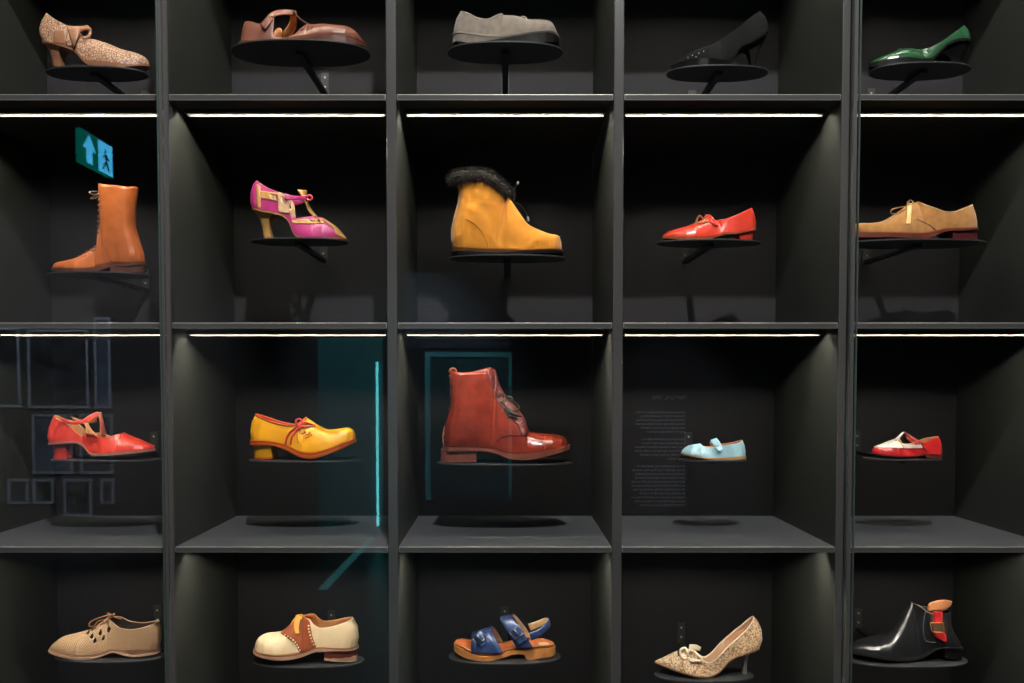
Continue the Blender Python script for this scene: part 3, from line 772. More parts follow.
# 3.3 oxblood boot
oxb = mat('oxblood_leather', srgb(130, 45, 29), .27, coat=.35, var=.16, vscale=40, bump=.1, scale=500, fold=.25)
bs = lea('brown_boot_sole', 138, 76, 60, .42)
s = S('ankle_boot', 'oxblood red leather lace-up ankle boot with toe cap and dark laces', C3, .050, 'round', ground=607, disc=(437, 572.5), cat='boot')
s.upper(oxb, M['darklin'], [(80, 524), (250, 528), (350, 538), (450, 562), (550, 562), (650, 546), (785, 512)],
        [(108, 85), (180, 98), (250, 94), (310, 76), (345, 70), (372, 88)],
        [(372, 88), (385, 150), (420, 222), (480, 292), (535, 362), (556, 425), (600, 440), (680, 450), (740, 456), (775, 480), (786, 508)],
        [(80, 524), (74, 470), (84, 390), (112, 300), (120, 200), (108, 85)], E=.60, so=.375, vp=.75, ppow=1.15, bulge=.2)
s.sole(bs, [(60, 545), (250, 545), (350, 553), (450, 588), (540, 598), (650, 578), (795, 530)], oh=.0045)
s.heel(bs, [(62, 535), (60, 607)], [(262, 535), (266, 607)], [.035, .034])
seam = lea('seam_orange', 190, 110, 80)
s.tubes([[s.near(106, 118, .0008), s.near(180, 112, .0008), s.near(250, 108, .0008), s.near(318, 104, .0008)]], .001, seam, 'collar_seam', local=True)
s.tubes([[(108, 95, 0), (120, 78, -.003), (140, 76, -.004), (150, 90, -.006), (148, 104, -.008), (120, 108, -.006)]], .0018, seam, 'pull_loop')
s.tubes([[(114, 118, 0), (120, 200, 0), (116, 290, 0), (90, 385, 0), (74, 460, 0), (80, 520, 0)]], .0014, seam, 'back_seam')
s.tubes([[s.near(375, 500), s.near(400, 470), s.near(450, 456), s.near(510, 458), s.near(550, 466)]], .0009, lea('dark_red_seam', 84, 24, 20), 'vamp_seam', local=True)
s.tubes([[s.near(652, 540), s.near(656, 500), s.near(655, 470), s.L(650, 449, 0)]], .0012, lea('cap_seam', 165, 70, 52), 'toe_cap_seam', local=True)
s.patch([(310, 66), (380, 80), (470, 265), (560, 395), (560, 432), (540, 465), (512, 455), (505, 400), (430, 335), (370, 245), (340, 160)], lea('facing_leather', 104, 36, 30, .5, .1), 'lace_facing', off=.0012)
s.eyelets([(350, 108), (354, 152), (362, 200), (378, 238), (395, 275), (415, 312), (445, 345), (485, 372), (520, 392)], .0026, mat('nickel', srgb(175, 165, 150), .3, .8), 'eyelet')
ll = lea('dark_brown_lace', 62, 48, 38, .7, 0)
LC = []
fp = [(378, 238), (395, 275), (415, 312), (445, 345), (485, 372), (520, 392)]
fc = [(408, 205), (432, 245), (458, 275), (485, 305), (510, 335), (540, 368)]
for a, b in zip(fp, fc): LC.append([s.near(a[0], a[1], .002), s.near((a[0] + b[0]) / 2, (a[1] + b[1]) / 2, .003), s.L(b[0], b[1], 0)])
s.tubes(LC, .0017, ll, 'lace_bar', local=True)
s.tubes([s.on([(425, 285), (430, 240), (460, 240), (488, 290), (470, 318), (430, 290)], .006), s.on([(430, 290), (450, 325), (490, 322), (505, 290), (465, 262), (430, 232), (400, 236)], .007),
         s.on([(430, 290), (445, 345), (470, 350), (500, 362)], .005), s.on([(405, 262), (440, 300), (475, 335), (520, 350)], .006)], .002, ll, 'lace', local=True)

# 3.4 pale blue child's shoe
blu = lea('pale_blue_leather', 150, 190, 204, .4, .15, .05)
s = S('child_shoe', "small pale blue child's bar shoe with a buttoned strap", C4, .027, 'child', ground=391, disc=(680, 747.5))
s.upper(blu, M['tanlin'], [(856, 348), (750, 362), (650, 372), (450, 376), (380, 366), (250, 342), (136, 312)],
        [(822, 170), (760, 205), (680, 222), (590, 235), (520, 250), (450, 256), (385, 242), (340, 210)],
        [(340, 210), (300, 216), (240, 228), (175, 258), (140, 292), (134, 308)],
        [(856, 348), (860, 300), (848, 230), (822, 170)], E=.72)
s.sole(lea('honey_sole', 196, 148, 96), [(856, 376), (750, 390), (650, 394), (450, 392), (380, 382), (250, 358), (136, 326)], oh=.0015)
s.ribbon([(462, 172, 0), (480, 205, -.012), (520, 265, -.019), (562, 302, -.0235)], [(530, 150, 0), (560, 185, -.012), (590, 240, -.019), (598, 285, -.0235)], blu, 'bar_strap', mirror=True, thick=.0015)
s.tubes([[(515, 225, -.021), (530, 240, -.0215), (555, 232, -.021)], [(505, 255, -.022), (545, 295, -.025), (575, 306, -.0255)]], .0009, lea('slate_button', 70, 90, 100), 'strap_button')

# 3.5 red and white T-bar
red3 = lea('cherry_red_leather', 200, 38, 40, .36, .2, .08)
wht = lea('cream_white_leather', 226, 210, 198, .45, .1, .03)
s = S('bar_shoe', 'small cherry red and cream T-bar flat shoe', C5, .028, 'almond', ground=387, disc=(867, 943.5))
s.upper(red3, M['tanlin'], [(882, 352), (790, 350), (700, 352), (600, 366), (400, 366), (270, 352), (172, 335)],
        [(850, 166), (770, 202), (700, 238), (640, 255), (540, 250), (470, 236), (438, 215), (445, 188)],
        [(445, 188), (400, 202), (340, 228), (270, 256), (210, 276), (178, 305), (170, 332)],
        [(882, 352), (888, 300), (878, 225), (850, 166)], E=.66)
s.patch([(205, 285), (200, 255), (440, 170), (455, 200), (440, 230), (500, 240), (690, 236), (690, 288), (520, 290), (350, 287)], wht, 'vamp_overlay', label='cream overlay with a T front')
s.sole(lea('dark_red_sole', 96, 40, 38), [(882, 362), (790, 360), (700, 362), (600, 378), (400, 378), (270, 362), (172, 344)], oh=.0008)
s.heel(lea('brown_red_heel', 120, 48, 44), [(884, 352), (880, 387)], [(715, 352), (722, 387)], [.019, .019])
s.ribbon([(445, 188, -.008), (480, 150, -.007), (505, 122, -.006)], [(445, 188, .008), (480, 150, .007), (505, 122, .006)], wht, 'instep_bar')
s.ribbon([(428, 215, -.012), (470, 170, -.008), (500, 122, -.004)], [(398, 205, -.012), (440, 165, -.008), (478, 130, -.004)], wht, 'front_bar')
s.ribbon([(508, 122, 0), (570, 160, -.010), (650, 205, -.018), (705, 232, -.020)], [(515, 150, 0), (570, 190, -.010), (640, 228, -.018), (690, 256, -.020)], lea('pink_red_strap', 190, 72, 66), 'ankle_strap', mirror=True, thick=.0016)
s.tubes([[s.near(680, 250), s.near(705, 285), s.near(740, 322)]], .0011, M['darklin'], 'strap_end', local=True)
s.eyelets([(345, 255), (375, 240), (405, 252), (480, 262)], .0009, M['darklin'], 'punched_hole')

# 4.1 beige perforated shoe
perf = pattern_mat('perforated_beige_leather', srgb(184, 146, 110), srgb(84, 58, 42), 1150, .55, 'dots', .45)
beige = lea('beige_leather', 184, 144, 108, .5, .05, .08)
s = S('lace_up_shoe', 'beige perforated lace-up shoe with teardrop cutouts and curved low sole', D1, .041, 'almond', ground=474, disc=(49.5, 164))
teardrop = lambda x, y, k=1: [(x + 8 * k, y - 28 * k), (x + 16 * k, y - 2 * k), (x + 10 * k, y + 20 * k), (x - 8 * k, y + 24 * k), (x - 14 * k, y + 8 * k), (x - 4 * k, y - 10 * k)]
s.upper(perf, M['darklin'], [(942, 382), (800, 396), (640, 392), (545, 398), (460, 430), (380, 448), (260, 438), (160, 412), (80, 382)],
        [(935, 166), (860, 205), (780, 228), (700, 234), (620, 215), (575, 172), (552, 138)],
        [(552, 138), (480, 175), (400, 228), (350, 246), (260, 270), (180, 290), (115, 335), (78, 376)],
        [(942, 382), (956, 320), (956, 230), (935, 166)], E=.66, cuts=[teardrop(540, 230, 1.05), teardrop(473, 255), teardrop(405, 285), teardrop(498, 300, .9), teardrop(430, 322, .9), teardrop(376, 258, .6)])
s.sole(lea('brown_rand', 140, 98, 74), [(944, 398), (840, 420), (720, 425), (640, 410), (560, 402), (480, 436), (400, 456), (300, 452), (180, 425), (78, 390)], 'midsole', oh=.002)
s.sole(lea('pale_beige_edge', 205, 166, 138), [(946, 408), (840, 440), (720, 447), (640, 430), (575, 412), (480, 448), (400, 470), (300, 470), (180, 440), (76, 398)], 'sole', oh=.003, top=[(944, 397), (840, 424), (720, 430), (640, 415), (560, 402), (480, 436), (400, 456), (300, 452), (180, 425), (78, 388)])
s.piping(beige, .0012)
lc = lea('brown_tan_lace', 148, 100, 66)
s.tubes([[(550, 118, -.006), (500, 130, -.012), (430, 155, -.018), (390, 180, -.02), (388, 205, -.022), (420, 208, -.022), (455, 170, -.02), (520, 150, -.012), (550, 125, -.006)],
         [(560, 115, -.004), (530, 100, -.006), (545, 125, -.008), (590, 105, -.004), (570, 128, -.006), (600, 140, 0), (640, 150, .006)]], .0016, lc, 'lace')
s.tubes([s.on([(440, 222), (452, 200), (462, 188)]), s.on([(478, 196), (494, 180), (505, 168)]), s.on([(405, 240), (420, 225), (430, 212)]), s.on([(510, 186), (525, 172), (535, 158)])], .002, lc, 'lace_bar', local=True)

# 4.2 saddle shoe
crm = lea('cream_leather', 226, 200, 160, .45, .1, .04)
sad = lea('saddle_brown_leather', 150, 74, 42, .4, .15, .1)
s = S('saddle_shoe', 'cream and brown saddle shoe with yellow laces', D2, .043, 'round', ground=476, disc=(250, 362))
s.upper(crm, M['tanlin'], [(922, 358), (750, 382), (600, 376), (500, 412), (400, 432), (280, 436), (170, 412), (122, 372)],
        [(890, 138), (800, 186), (700, 214), (620, 218), (575, 188), (548, 150), (500, 122)],
        [(500, 122), (455, 125), (400, 192), (330, 250), (280, 260), (190, 270), (145, 298), (124, 345), (122, 368)],
        [(922, 358), (936, 290), (928, 205), (890, 138)], E=.66)
s.patch([(318, 262), (395, 190), (455, 110), (520, 110), (555, 160), (562, 250), (585, 330), (605, 372), (470, 415), (435, 345), (375, 300)], sad, 'saddle_panel', label='brown saddle panel')
s.sole(lea('brown_welt_edge', 150, 96, 70), [(925, 366), (750, 390), (600, 384), (500, 424), (400, 446), (280, 450), (165, 426), (116, 382)], 'welt', oh=.003)
s.sole(lea('pale_tan_sole', 208, 160, 130), [(926, 376), (750, 400), (670, 402), (590, 408), (500, 444), (400, 470), (280, 470), (160, 438), (112, 396)], 'sole', oh=.004, top=[(925, 366), (750, 390), (600, 384), (500, 424), (400, 446), (280, 450), (165, 426), (116, 382)])
s.heel(lea('brown_heel', 128, 58, 42), [(925, 372), (925, 470)], [(668, 396), (668, 470)], [.031, .030], cap=(lea('pale_top_piece', 208, 160, 130), .006))
stc = lea('cream_stitch', 225, 196, 166)
st1 = [s.near(x, y, .003) for x, y in ((352, 276), (376, 288), (397, 301), (416, 317), (433, 335), (447, 355), (459, 375), (471, 396), (540, 228), (545, 252), (552, 277), (560, 302), (569, 327), (580, 352), (540, 203))]
bm = bmesh.new()
for p in st1:
    b2 = bmesh.ops.create_uvsphere(bm, u_segments=8, v_segments=5, radius=.0022)
    for v in b2['verts']: v.co = v.co + Vector(p)
link('stitching', bm, stc, s.root, True)
s.ribbon([(440, 118, -.004), (425, 170, -.016), (428, 230, -.026), (440, 268, -.032)], [(492, 118, -.004), (470, 170, -.016), (462, 230, -.026), (468, 262, -.032)], lea('yellow_ochre_lace', 214, 142, 44, .6, 0), 'lace_end', thick=.0022)
s.tubes([[(440, 140, 0), (415, 175, -.010), (410, 205, -.018), (435, 200, -.02)], [(455, 122, 0), (490, 122, -.008), (480, 160, -.016)]], .0024, lea('yellow_ochre_lace2', 214, 142, 44, .6, 0), 'lace')
s.tubes([[(500, 122, .004), (540, 132, .012), (575, 130, .018)], [(520, 135, 0), (545, 150, .008), (565, 165, .012)]], .0016, sad, 'tongue_edge')

# 4.3 navy sandal
nav = lea('navy_leather', 46, 62, 104, .3, .3, .12)
hon = lea('honey_leather_sole', 206, 134, 74, .45, .1)
foot = lea('orange_tan_footbed', 192, 104, 58, .5, .05)
ivo = lea('ivory_lining', 226, 192, 144, .6, 0)
s = S('buckled_sandal', 'open sandal with two navy buckled straps and honey tan sole', D3, .042, 'round', ground=480, disc=(448, 561.5), cat='sandal')
s.F = crom(s.cv([(906, 362), (800, 384), (690, 392), (580, 400), (480, 430), (390, 446), (260, 428), (165, 385), (112, 342)], lambda t: s.W * s.plan(t)), 200)
s.xh, s.xt = s.F[0][0], s.F[-1][0]; s.sgn = -1
s.sole(hon, [(907, 420), (800, 458), (680, 466), (668, 436), (590, 428), (500, 455), (400, 480), (280, 478), (180, 445), (110, 386)], oh=.001)
# footbed laid on the sole with a stitched rim
bm = bmesh.new(); a = []
Fs = s.F[::-1]
for i in range(61):
    t = (1 - math.cos(math.pi * i / 60)) / 2
    x = s.xh + (s.xt - s.xh) * (t * .97 + .015)
    a.append((x, s.W * s.plan(t) * .93, float(np.interp(x, Fs[:, 0], Fs[:, 1])) + .0012))
n_ = [[bm.verts.new((x, y * k, z + .0035 * abs(k) ** 3 * (1 if True else 0))) for k in (-1, -.85, -.6, -.3, 0, .3, .6, .85, 1)] for x, y, z in a]
for i in range(60):
    for k in range(8): bm.faces.new([n_[i][k], n_[i + 1][k], n_[i + 1][k + 1], n_[i][k + 1]])
bmesh.ops.remove_doubles(bm, verts=bm.verts, dist=1e-5)
link('footbed', bm, foot, s.root, True, solid=(.0018, 1))
s.tubes([[(x, -y, z + .004) for x, y, z in a] + [(x, y, z + .004) for x, y, z in a[::-1]]], .0014, hon, 'footbed_rim', local=True)
def arch(A, B, m, name, lin, th=.0024): return s.ribbon(A, B, m, name, mirror=True, thick=th, lining=lin)
w = .040
def loc_arch(x0, x1, xt0, xt1, base, top, hw, kx=0):
    """strap arching over the foot: x0..x1 width at the base, xt0..xt1 on top (frame X), heights in frame Y"""
    A = []; B = []
    for k in range(7):
        a = math.pi / 2 * k / 6; y = -hw * math.cos(a) ** .8; u = math.sin(a)
        ya = base + (top[0] - base) * u; yb = base + (top[1] - base) * u
        A.append((x0 + (xt0 - x0) * u, ya, y)); B.append((x1 + (xt1 - x1) * u, yb, y))
    return A, B
A, B = loc_arch(245, 495, 250, 400, 420, (285, 232), .040)
s.ribbon(A, B, nav, 'front_strap', mirror=True, thick=.0026, lining=lea('grey_brown_lining', 150, 122, 104, .6, 0))
A, B = loc_arch(600, 735, 475, 575, 375, (150, 128), .036)
s.ribbon(A, B, nav, 'instep_strap', mirror=True, thick=.0026, lining=ivo)
s.ribbon([(700, 262, -.036), (770, 235, -.034), (830, 185, -.022), (856, 150, 0)], [(722, 318, -.036), (790, 285, -.034), (845, 235, -.022), (868, 195, 0)], nav, 'heel_strap', mirror=True, thick=.0024, lining=ivo)
pew = mat('pewter_buckle', srgb(120, 125, 135), .3, .85)
def frame_buckle(cx, cy, dx, dy, wv, wh, y0):
    """rectangular buckle with pin: (dx,dy) unit along the strap in frame units"""
    nx, ny = -dy, dx
    c = [(cx + dx * a * wv + nx * b * wh, cy + dy * a * wv + ny * b * wh, y0) for a, b in ((-1, -1), (1, -1), (1, 1), (-1, 1), (-1, -1))]
    o = s.tubes([[c[0], c[1]], [c[1], c[2]], [c[2], c[3]], [c[3], c[0]], [(cx - dx * wv, cy - dy * wv, y0), (cx + dx * wv, cy + dy * wv, y0 - .001)]], .0016, pew, 'buckle', smooth=False)
s.ribbon([(262, 290, -.030), (300, 340, -.038), (318, 378, -.0415)], [(325, 250, -.026), (355, 300, -.036), (368, 345, -.0405)], nav, 'strap_tab', thick=.003)
frame_buckle(308, 300, .62, .78, 34, 42, -.041)
s.ribbon([(540, 262, -.028), (585, 315, -.036), (618, 358, -.040)], [(620, 205, -.026), (660, 265, -.034), (690, 310, -.039)], nav, 'strap_tab', thick=.003)
frame_buckle(605, 255, .62, .78, 38, 46, -.040)
bm = bmesh.new(); p = s.L(815, 345, 0)
r_ = bmesh.ops.create_cone(bm, cap_ends=True, segments=24, radius1=.012, radius2=.012, depth=.0012)
for v in bm.verts: v.co = Vector((v.co.x + p[0], v.co.y, v.co.z + float(np.interp(p[0], Fs[:, 0], Fs[:, 1])) + .0022))
link('heel_stamp', bm, ivo, s.root)

# 4.4 patterned pump
broc = pattern_mat('gold_brocade', srgb(164, 116, 76), srgb(232, 200, 164), 105, .45, 'brocade')
sil = mat('silver_heel', srgb(215, 205, 196), .3, .7)
s = S('stiletto_pump', 'pointed cream and gold brocade pump with a small bow and thin silver heel', D4, .035, 'pointed', ground=592, disc=(657, 757), cat='shoe')
s.upper(broc, M['beigelin'], [(902, 372), (850, 398), (780, 425), (720, 446), (650, 490), (590, 560), (520, 598), (420, 600), (320, 580), (200, 540), (80, 488)],
        [(855, 130), (820, 210), (740, 292), (640, 385), (560, 470), (500, 500), (455, 475), (410, 430), (345, 385)],
        [(345, 385), (300, 390), (240, 412), (160, 447), (80, 480)],
        [(902, 372), (926, 310), (918, 230), (890, 165), (855, 130)], E=.66)
s.sole(lea('tan_thin_sole', 170, 120, 86), [(902, 380), (850, 406), (780, 434), (720, 456), (650, 502), (590, 570), (520, 606), (420, 608), (320, 588), (200, 548), (80, 494)], oh=.0006)
s.heel(sil, [(880, 392), (822, 420), (808, 480), (800, 582)], [(745, 430), (785, 430), (782, 480), (768, 582)], [.020, .008, .0045, .0055])
s.piping(lea('cream_binding', 232, 212, 184), .0014)
cb = lea('cream_bow_leather', 230, 208, 176, .45)
s.tubes([[(345, 455, -.020), (300, 462, -.022), (278, 430, -.020), (282, 390, -.014), (318, 378, -.010), (335, 410, -.014), (345, 455, -.020)],
         [(345, 455, -.020), (340, 410, -.018), (360, 395, -.016), (400, 440, -.020), (395, 482, -.026), (360, 480, -.026), (345, 455, -.020)],
         [(350, 460, -.022), (400, 480, -.027), (450, 470, -.028), (420, 440, -.024), (380, 400, -.018)]], .0026, cb, 'bow')
s.ribbon([(350, 350, -.004), (400, 352, .002), (440, 372, .012)], [(345, 390, -.012), (380, 395, -.008), (430, 400, .004)], cb, 'bow_loop', thick=.0022)
s.tube([(275, 440, -.020), (262, 405, -.015), (292, 372, -.008), (340, 372, 0)], .002, M['blacksole'], 'bow_cord', label='dark cord of the bow')
s.ribbon([(600, 335, .020), (660, 285, .022), (740, 245, .022)], [(610, 375, .020), (670, 335, .022), (735, 290, .022)], lea('pale_sock_label', 206, 180, 160), 'sock_lining', thick=.001)

# 4.5 black ankle boot
bla = lea('black_leather', 32, 32, 34, .28, .4, .1, .05)
s = S('ankle_boot', 'black leather ankle boot with red elastic gusset and tan pull tab', D5, .044, 'almond', ground=494, disc=(848, 972), cat='boot')
s.upper(bla, M['darklin'], [(878, 408), (800, 415), (700, 432), (610, 478), (520, 496), (400, 492), (250, 478), (120, 458), (58, 440)],
        [(795, 150), (740, 165), (690, 172), (640, 158), (585, 118), (525, 92)],
        [(525, 92), (480, 150), (430, 220), (370, 290), (320, 335), (220, 362), (120, 388), (72, 412), (58, 436)],
        [(878, 408), (865, 365), (830, 315), (800, 250), (795, 150)], E=.66, so=.40, vp=.7, ppow=1.1, bulge=.08)
s.sole(lea('black_brown_sole', 44, 40, 40, .3, .2), [(880, 420), (760, 425), (690, 445), (610, 492), (520, 514), (400, 512), (250, 498), (120, 476), (56, 456)], oh=.003)
s.heel(M['blacksole'], [(880, 412), (880, 494)], [(756, 420), (762, 494)], [.030, .029])
s.patch([(648, 165), (735, 165), (770, 250), (780, 330), (700, 345), (660, 290)], lea('brown_elastic', 70, 48, 40, .7, 0), 'elastic_gusset', off=.0012)
redt = lea('red_webbing', 196, 30, 34, .55, 0)
s.ribbon([(636, 130, -.018), (650, 100, -.016), (700, 78, -.012), (760, 70, -.008), (818, 82, -.004)], [(645, 160, -.024), (680, 155, -.022), (720, 155, -.020), (760, 150, -.016), (805, 118, -.008)], lea('tan_pull_tab', 164, 100, 58, .55), 'pull_tab', thick=.003)
s.ribbon(s.on([(682, 158), (682, 195), (685, 240)], .004), s.on([(748, 160), (750, 195), (746, 240)], .004), redt, 'red_webbing', thick=.002, local=True)
s.ribbon(s.on([(662, 238), (666, 275), (672, 306)], .005), s.on([(755, 238), (760, 275), (762, 310)], .005), lea('brown_webbing', 92, 62, 40, .6, 0), 'woven_band', thick=.0015, local=True)
s.ribbon(s.on([(680, 308), (700, 345), (768, 378)], .004), s.on([(760, 308), (775, 330), (780, 375)], .004), redt, 'red_webbing', thick=.002, local=True)
s.tubes([[s.near(625, 160), s.near(612, 230), s.near(612, 320), s.near(630, 372), s.near(700, 385)]], .0012, lea('grey_piping', 90, 90, 90, .3), 'seam', local=True)
s.tubes([s.on([(662, 240), (666, 275), (672, 306), (715, 308), (762, 310), (760, 275), (755, 240), (710, 240), (662, 240)], .007)], .0007, gold, 'stitching', smooth=False, local=True)

# ------------------------------------------------------------------ disc stands
names = ['tan snakeskin shoe', 'brown T-bar shoe', 'grey loafer', 'black suede court shoe', 'green court shoe', 'tall russet boot', 'magenta T-strap shoe', 'fur-collared mustard boot', 'red shoe with a cord bow', 'tan suede lace-up',
         'coral red T-strap shoe', 'yellow lace-up shoe', 'oxblood lace-up boot', 'small pale blue shoe', 'red and cream T-bar shoe', 'beige perforated shoe', 'cream and brown saddle shoe', 'navy strapped sandal', 'gold brocade pump', 'black ankle boot']
bpy.context.view_layer.update()
dg = bpy.context.evaluated_depsgraph_get()
HD = [.046, .076, .062, .050, .054, .058, .052, .058, .052, .062, .055, .055, .060, .042, .042, .053, .050, .056, .047, .062]
for s, nm, hd in zip(sh_list, names, HD):
    zmin = 9
    for ch in s.root.children:
        ev = ch.evaluated_get(dg); me = ev.to_mesh()
        for v in me.vertices: zmin = min(zmin, v.co.z)
        ev.to_mesh_clear()
    ztop = s.o[2] + zmin - .0002
    xa = unproj(s.disc[0], 300, s.yc)[0] - s.o[0]; xb = unproj(s.disc[1], 300, s.yc)[0] - s.o[0]
    t = empty('shoe_stand', (s.o[0], s.yc, ztop), 'black disc wall stand carrying the ' + nm, 'display stand', 'disc stands under the shoes')
    hw = hd
    bm = bmesh.new(); n = 56; hl = (xb - xa) / 2; top = []; bot = []
    for k in range(n):
        a = 2 * math.pi * k / n; ca, sa = math.cos(a), math.sin(a)
        x = (xa + xb) / 2 + hl * math.copysign(abs(ca) ** .82, ca); y = hw * math.copysign(abs(sa) ** .9, sa)
        top.append(bm.verts.new((x, y, 0))); bot.append(bm.verts.new((x, y, -.0035)))
    bm.faces.new(top); bm.faces.new(bot[::-1])
    for k in range(n): bm.faces.new([top[k], bot[k], bot[(k + 1) % n], top[(k + 1) % n]])
    bmesh.ops.recalc_face_normals(bm, faces=bm.faces)
    link('disc', bm, M['disc'], t, bevel=.0006)
    d = DEPTH - s.yc
    bm = bmesh.new(); box(bm, -.0075, .0075, -.02, d - .003, -.0125, -.0036); link('arm', bm, M['black_metal'], t, bevel=.0008)
    bm = bmesh.new(); box(bm, -.0095, .0095, d - .0035, d - .0004, -.018, .046)
    pl = link('wall_plate', bm, M['wall_plate'] , t, bevel=.0006)
    for zz in (.010, .034):
        bm = bmesh.new(); r_ = bmesh.ops.create_uvsphere(bm, u_segments=12, v_segments=6, radius=.0028)
        for v in bm.verts: v.co = Vector((v.co.x, v.co.y * .4 + d - .004, v.co.z + zz))
        link('screw', bm, M['screw'], pl, True)

# ------------------------------------------------------------------ the room behind, seen in the glass
def refl(px, py, Y): return unproj(px, py, -.06 - Y)       # point at depth Y whose reflection falls at (px, py)
WY = RY0
M['frame_blue'] = mat('pale_blue_frame', srgb(135, 148, 165), .5)
M['pic_dark'] = mat('dark_print', srgb(40, 44, 50), .6, var=.8, vscale=6)
M['pic_mid'] = mat('grey_blue_print', srgb(66, 78, 98), .6, var=.4, vscale=5)
pics = [((-20, 328, 25, 407), 'dark', 'picture frame at the far left edge, with a dark print'), ((31, 330, 93, 408), 'dark', 'large picture frame with a dark print beside the tall pale picture'),
        ((97, 318, 115, 408), 'mid', 'tall narrow pale blue picture at the end of the wall'), ((36, 414, 77, 473), 'mid', 'pale blue picture behind the red shoe reflection'),
        ((83, 414, 117, 473), 'dark', 'medium dark picture under the tall pale picture'), ((12, 478, 33, 503), 'dark', 'small picture in the lowest row, first from the left edge'), ((37, 478, 58, 503), 'dark', 'small picture in the lowest row, second from the left edge'),
        ((67, 478, 96, 515), 'dark', 'taller small picture in the lowest row'), ((104, 478, 118, 503), 'dark', 'small narrow picture ending the lowest row'), ((-10, 414, 3, 470), 'dark', 'picture cut by the left edge in the middle row')]
for (x0, y0, x1, y1), k, lab in pics:
    a = refl(x0, y0, WY); b = refl(x1, y1, WY)
    cx, cz = (a[0] + b[0]) / 2, (a[1] + b[1]) / 2; w, h = abs(b[0] - a[0]) / 2, abs(a[1] - b[1]) / 2
    t = empty('framed_picture', (cx, WY, cz), lab, 'picture', 'pictures on the back wall')
    fw = .022
    bm = bmesh.new()
    box(bm, -w, w, .001, .025, h - fw, h); box(bm, -w, w, .001, .025, -h, -h + fw); box(bm, -w, -w + fw, .001, .025, -h + fw, h - fw); box(bm, w - fw, w, .001, .025, -h + fw, h - fw)
    link('frame', bm, M['frame_blue'], t)
    bm = bmesh.new(); box(bm, -w + fw, w - fw, .001, .012, -h + fw, h - fw); link('print', bm, M['pic_dark' if k == 'dark' else 'pic_mid'], t)

# exit sign hanging square to the cabinet
e0 = unproj(75, 130, 2.55); zt = e0[1]; ex = -2.165
t = empty('exit_sign', (ex, -2.78, zt), 'green hanging exit sign with arrow and running figure, mirrored in the left glass door', 'exit sign')
bm = bmesh.new(); box(bm, -.012, .012, -.17, .17, -.172, 0); link('sign_panel', bm, emis('exit_green', (.0, .16, .12, 1), 5.0), t)
bm = bmesh.new(); box(bm, -.006, .006, -.12, -.11, 0, RZ - zt); box(bm, -.006, .006, .11, .12, 0, RZ - zt); link('hanger', bm, M['black_metal'], t)
blue = emis('exit_pictogram', (.06, .42, .75, 1), 12)
bm = bmesh.new()                                    # arrow (nearer the cabinet)
def poly_x(bm, pts, x):
    v = [bm.verts.new((x, y, z)) for y, z in pts]; v2 = [bm.verts.new((x + .002, y, z)) for y, z in pts]
    bm.faces.new(v2); bm.faces.new(v[::-1])
    for i in range(len(pts)): bm.faces.new([v[i], v[(i + 1) % len(pts)], v2[(i + 1) % len(pts)], v2[i]])
poly_x(bm, [(.085 + a, b) for a, b in ((0, -.012), (.066, -.09), (.042, -.088), (.03, -.078), (.03, -.158), (-.03, -.158), (-.03, -.078), (-.042, -.088), (-.066, -.09))], .0125)
bmesh.ops.recalc_face_normals(bm, faces=bm.faces); link('arrow', bm, blue, t)
bm = bmesh.new(); box(bm, .0121, .0135, -.165, -.012, -.168, -.006); dpan = link('door_symbol', bm, blue, t)
bm = bmesh.new()
for pts in ([(-.085, -.035), (-.075, -.05), (-.085, -.06), (-.097, -.05)], [(-.08, -.065), (-.10, -.068), (-.105, -.105), (-.085, -.108)], [(-.085, -.105), (-.105, -.103), (-.128, -.148), (-.115, -.150)], [(-.088, -.105), (-.078, -.108), (-.062, -.13), (-.05, -.15), (-.065, -.15), (-.085, -.125)], [(-.08, -.068), (-.055, -.085), (-.06, -.092), (-.085, -.08)], [(-.10, -.07), (-.125, -.09), (-.12, -.097), (-.10, -.08)]):
    poly_x(bm, pts, .0136)
bmesh.ops.recalc_face_normals(bm, faces=bm.faces); link('running_figure', bm, emis('exit_dark_green', (0, .1, .12, 1), 2), t)

# teal light panel with its tube, and floor line
a = refl(318, 338, WY); b = refl(384, 545, WY)
t = empty('light_panel', ((a[0] + b[0]) / 2, WY, b[1]), 'teal wall panel with an upright cyan light tube, mirrored beside the yellow shoe', 'light panel')
w = (b[0] - a[0]) / 2; h = a[1] - b[1]
bm = bmesh.new(); box(bm, -w, w, .001, .03, 0, h); link('panel', bm, mat('teal_paint', srgb(34, 108, 112), .5), t)
tx = refl(377.5, 362, WY); tb = refl(377.5, 525, WY)
bm = bmesh.new(); box(bm, tx[0] - t.location.x - .009, tx[0] - t.location.x + .009, .031, .055, tb[1] - b[1], tx[1] - b[1]); link('light_tube', bm, emis('cyan_tube', (.16, .85, .95, 1), 9), t)
v0 = (refl(372, 545, WY)[0], WY + .03); 
fl = empty('floor_light_line', (v0[0], WY + .03, 0), 'cyan strip of light set in the floor below the teal panel', 'floor light')
bm = bmesh.new()
pe = refl(322, 592, -3.63)
vs = [bm.verts.new(p) for p in ((-.03, 0, .002), (.03, 0, .002), (pe[0] - v0[0] + .03, 1.76, .002), (pe[0] - v0[0] - .03, 1.76, .002), (-.03, 0, .008), (.03, 0, .008), (pe[0] - v0[0] + .03, 1.76, .008), (pe[0] - v0[0] - .03, 1.76, .008))]
for f in [(0, 3, 2, 1), (4, 5, 6, 7), (0, 1, 5, 4), (1, 2, 6, 5), (2, 3, 7, 6), (3, 0, 4, 7)]: bm.faces.new([vs[i] for i in f])
link('diffuser', bm, emis('floor_cyan', (.1, .5, .55, 1), 1.3), fl)

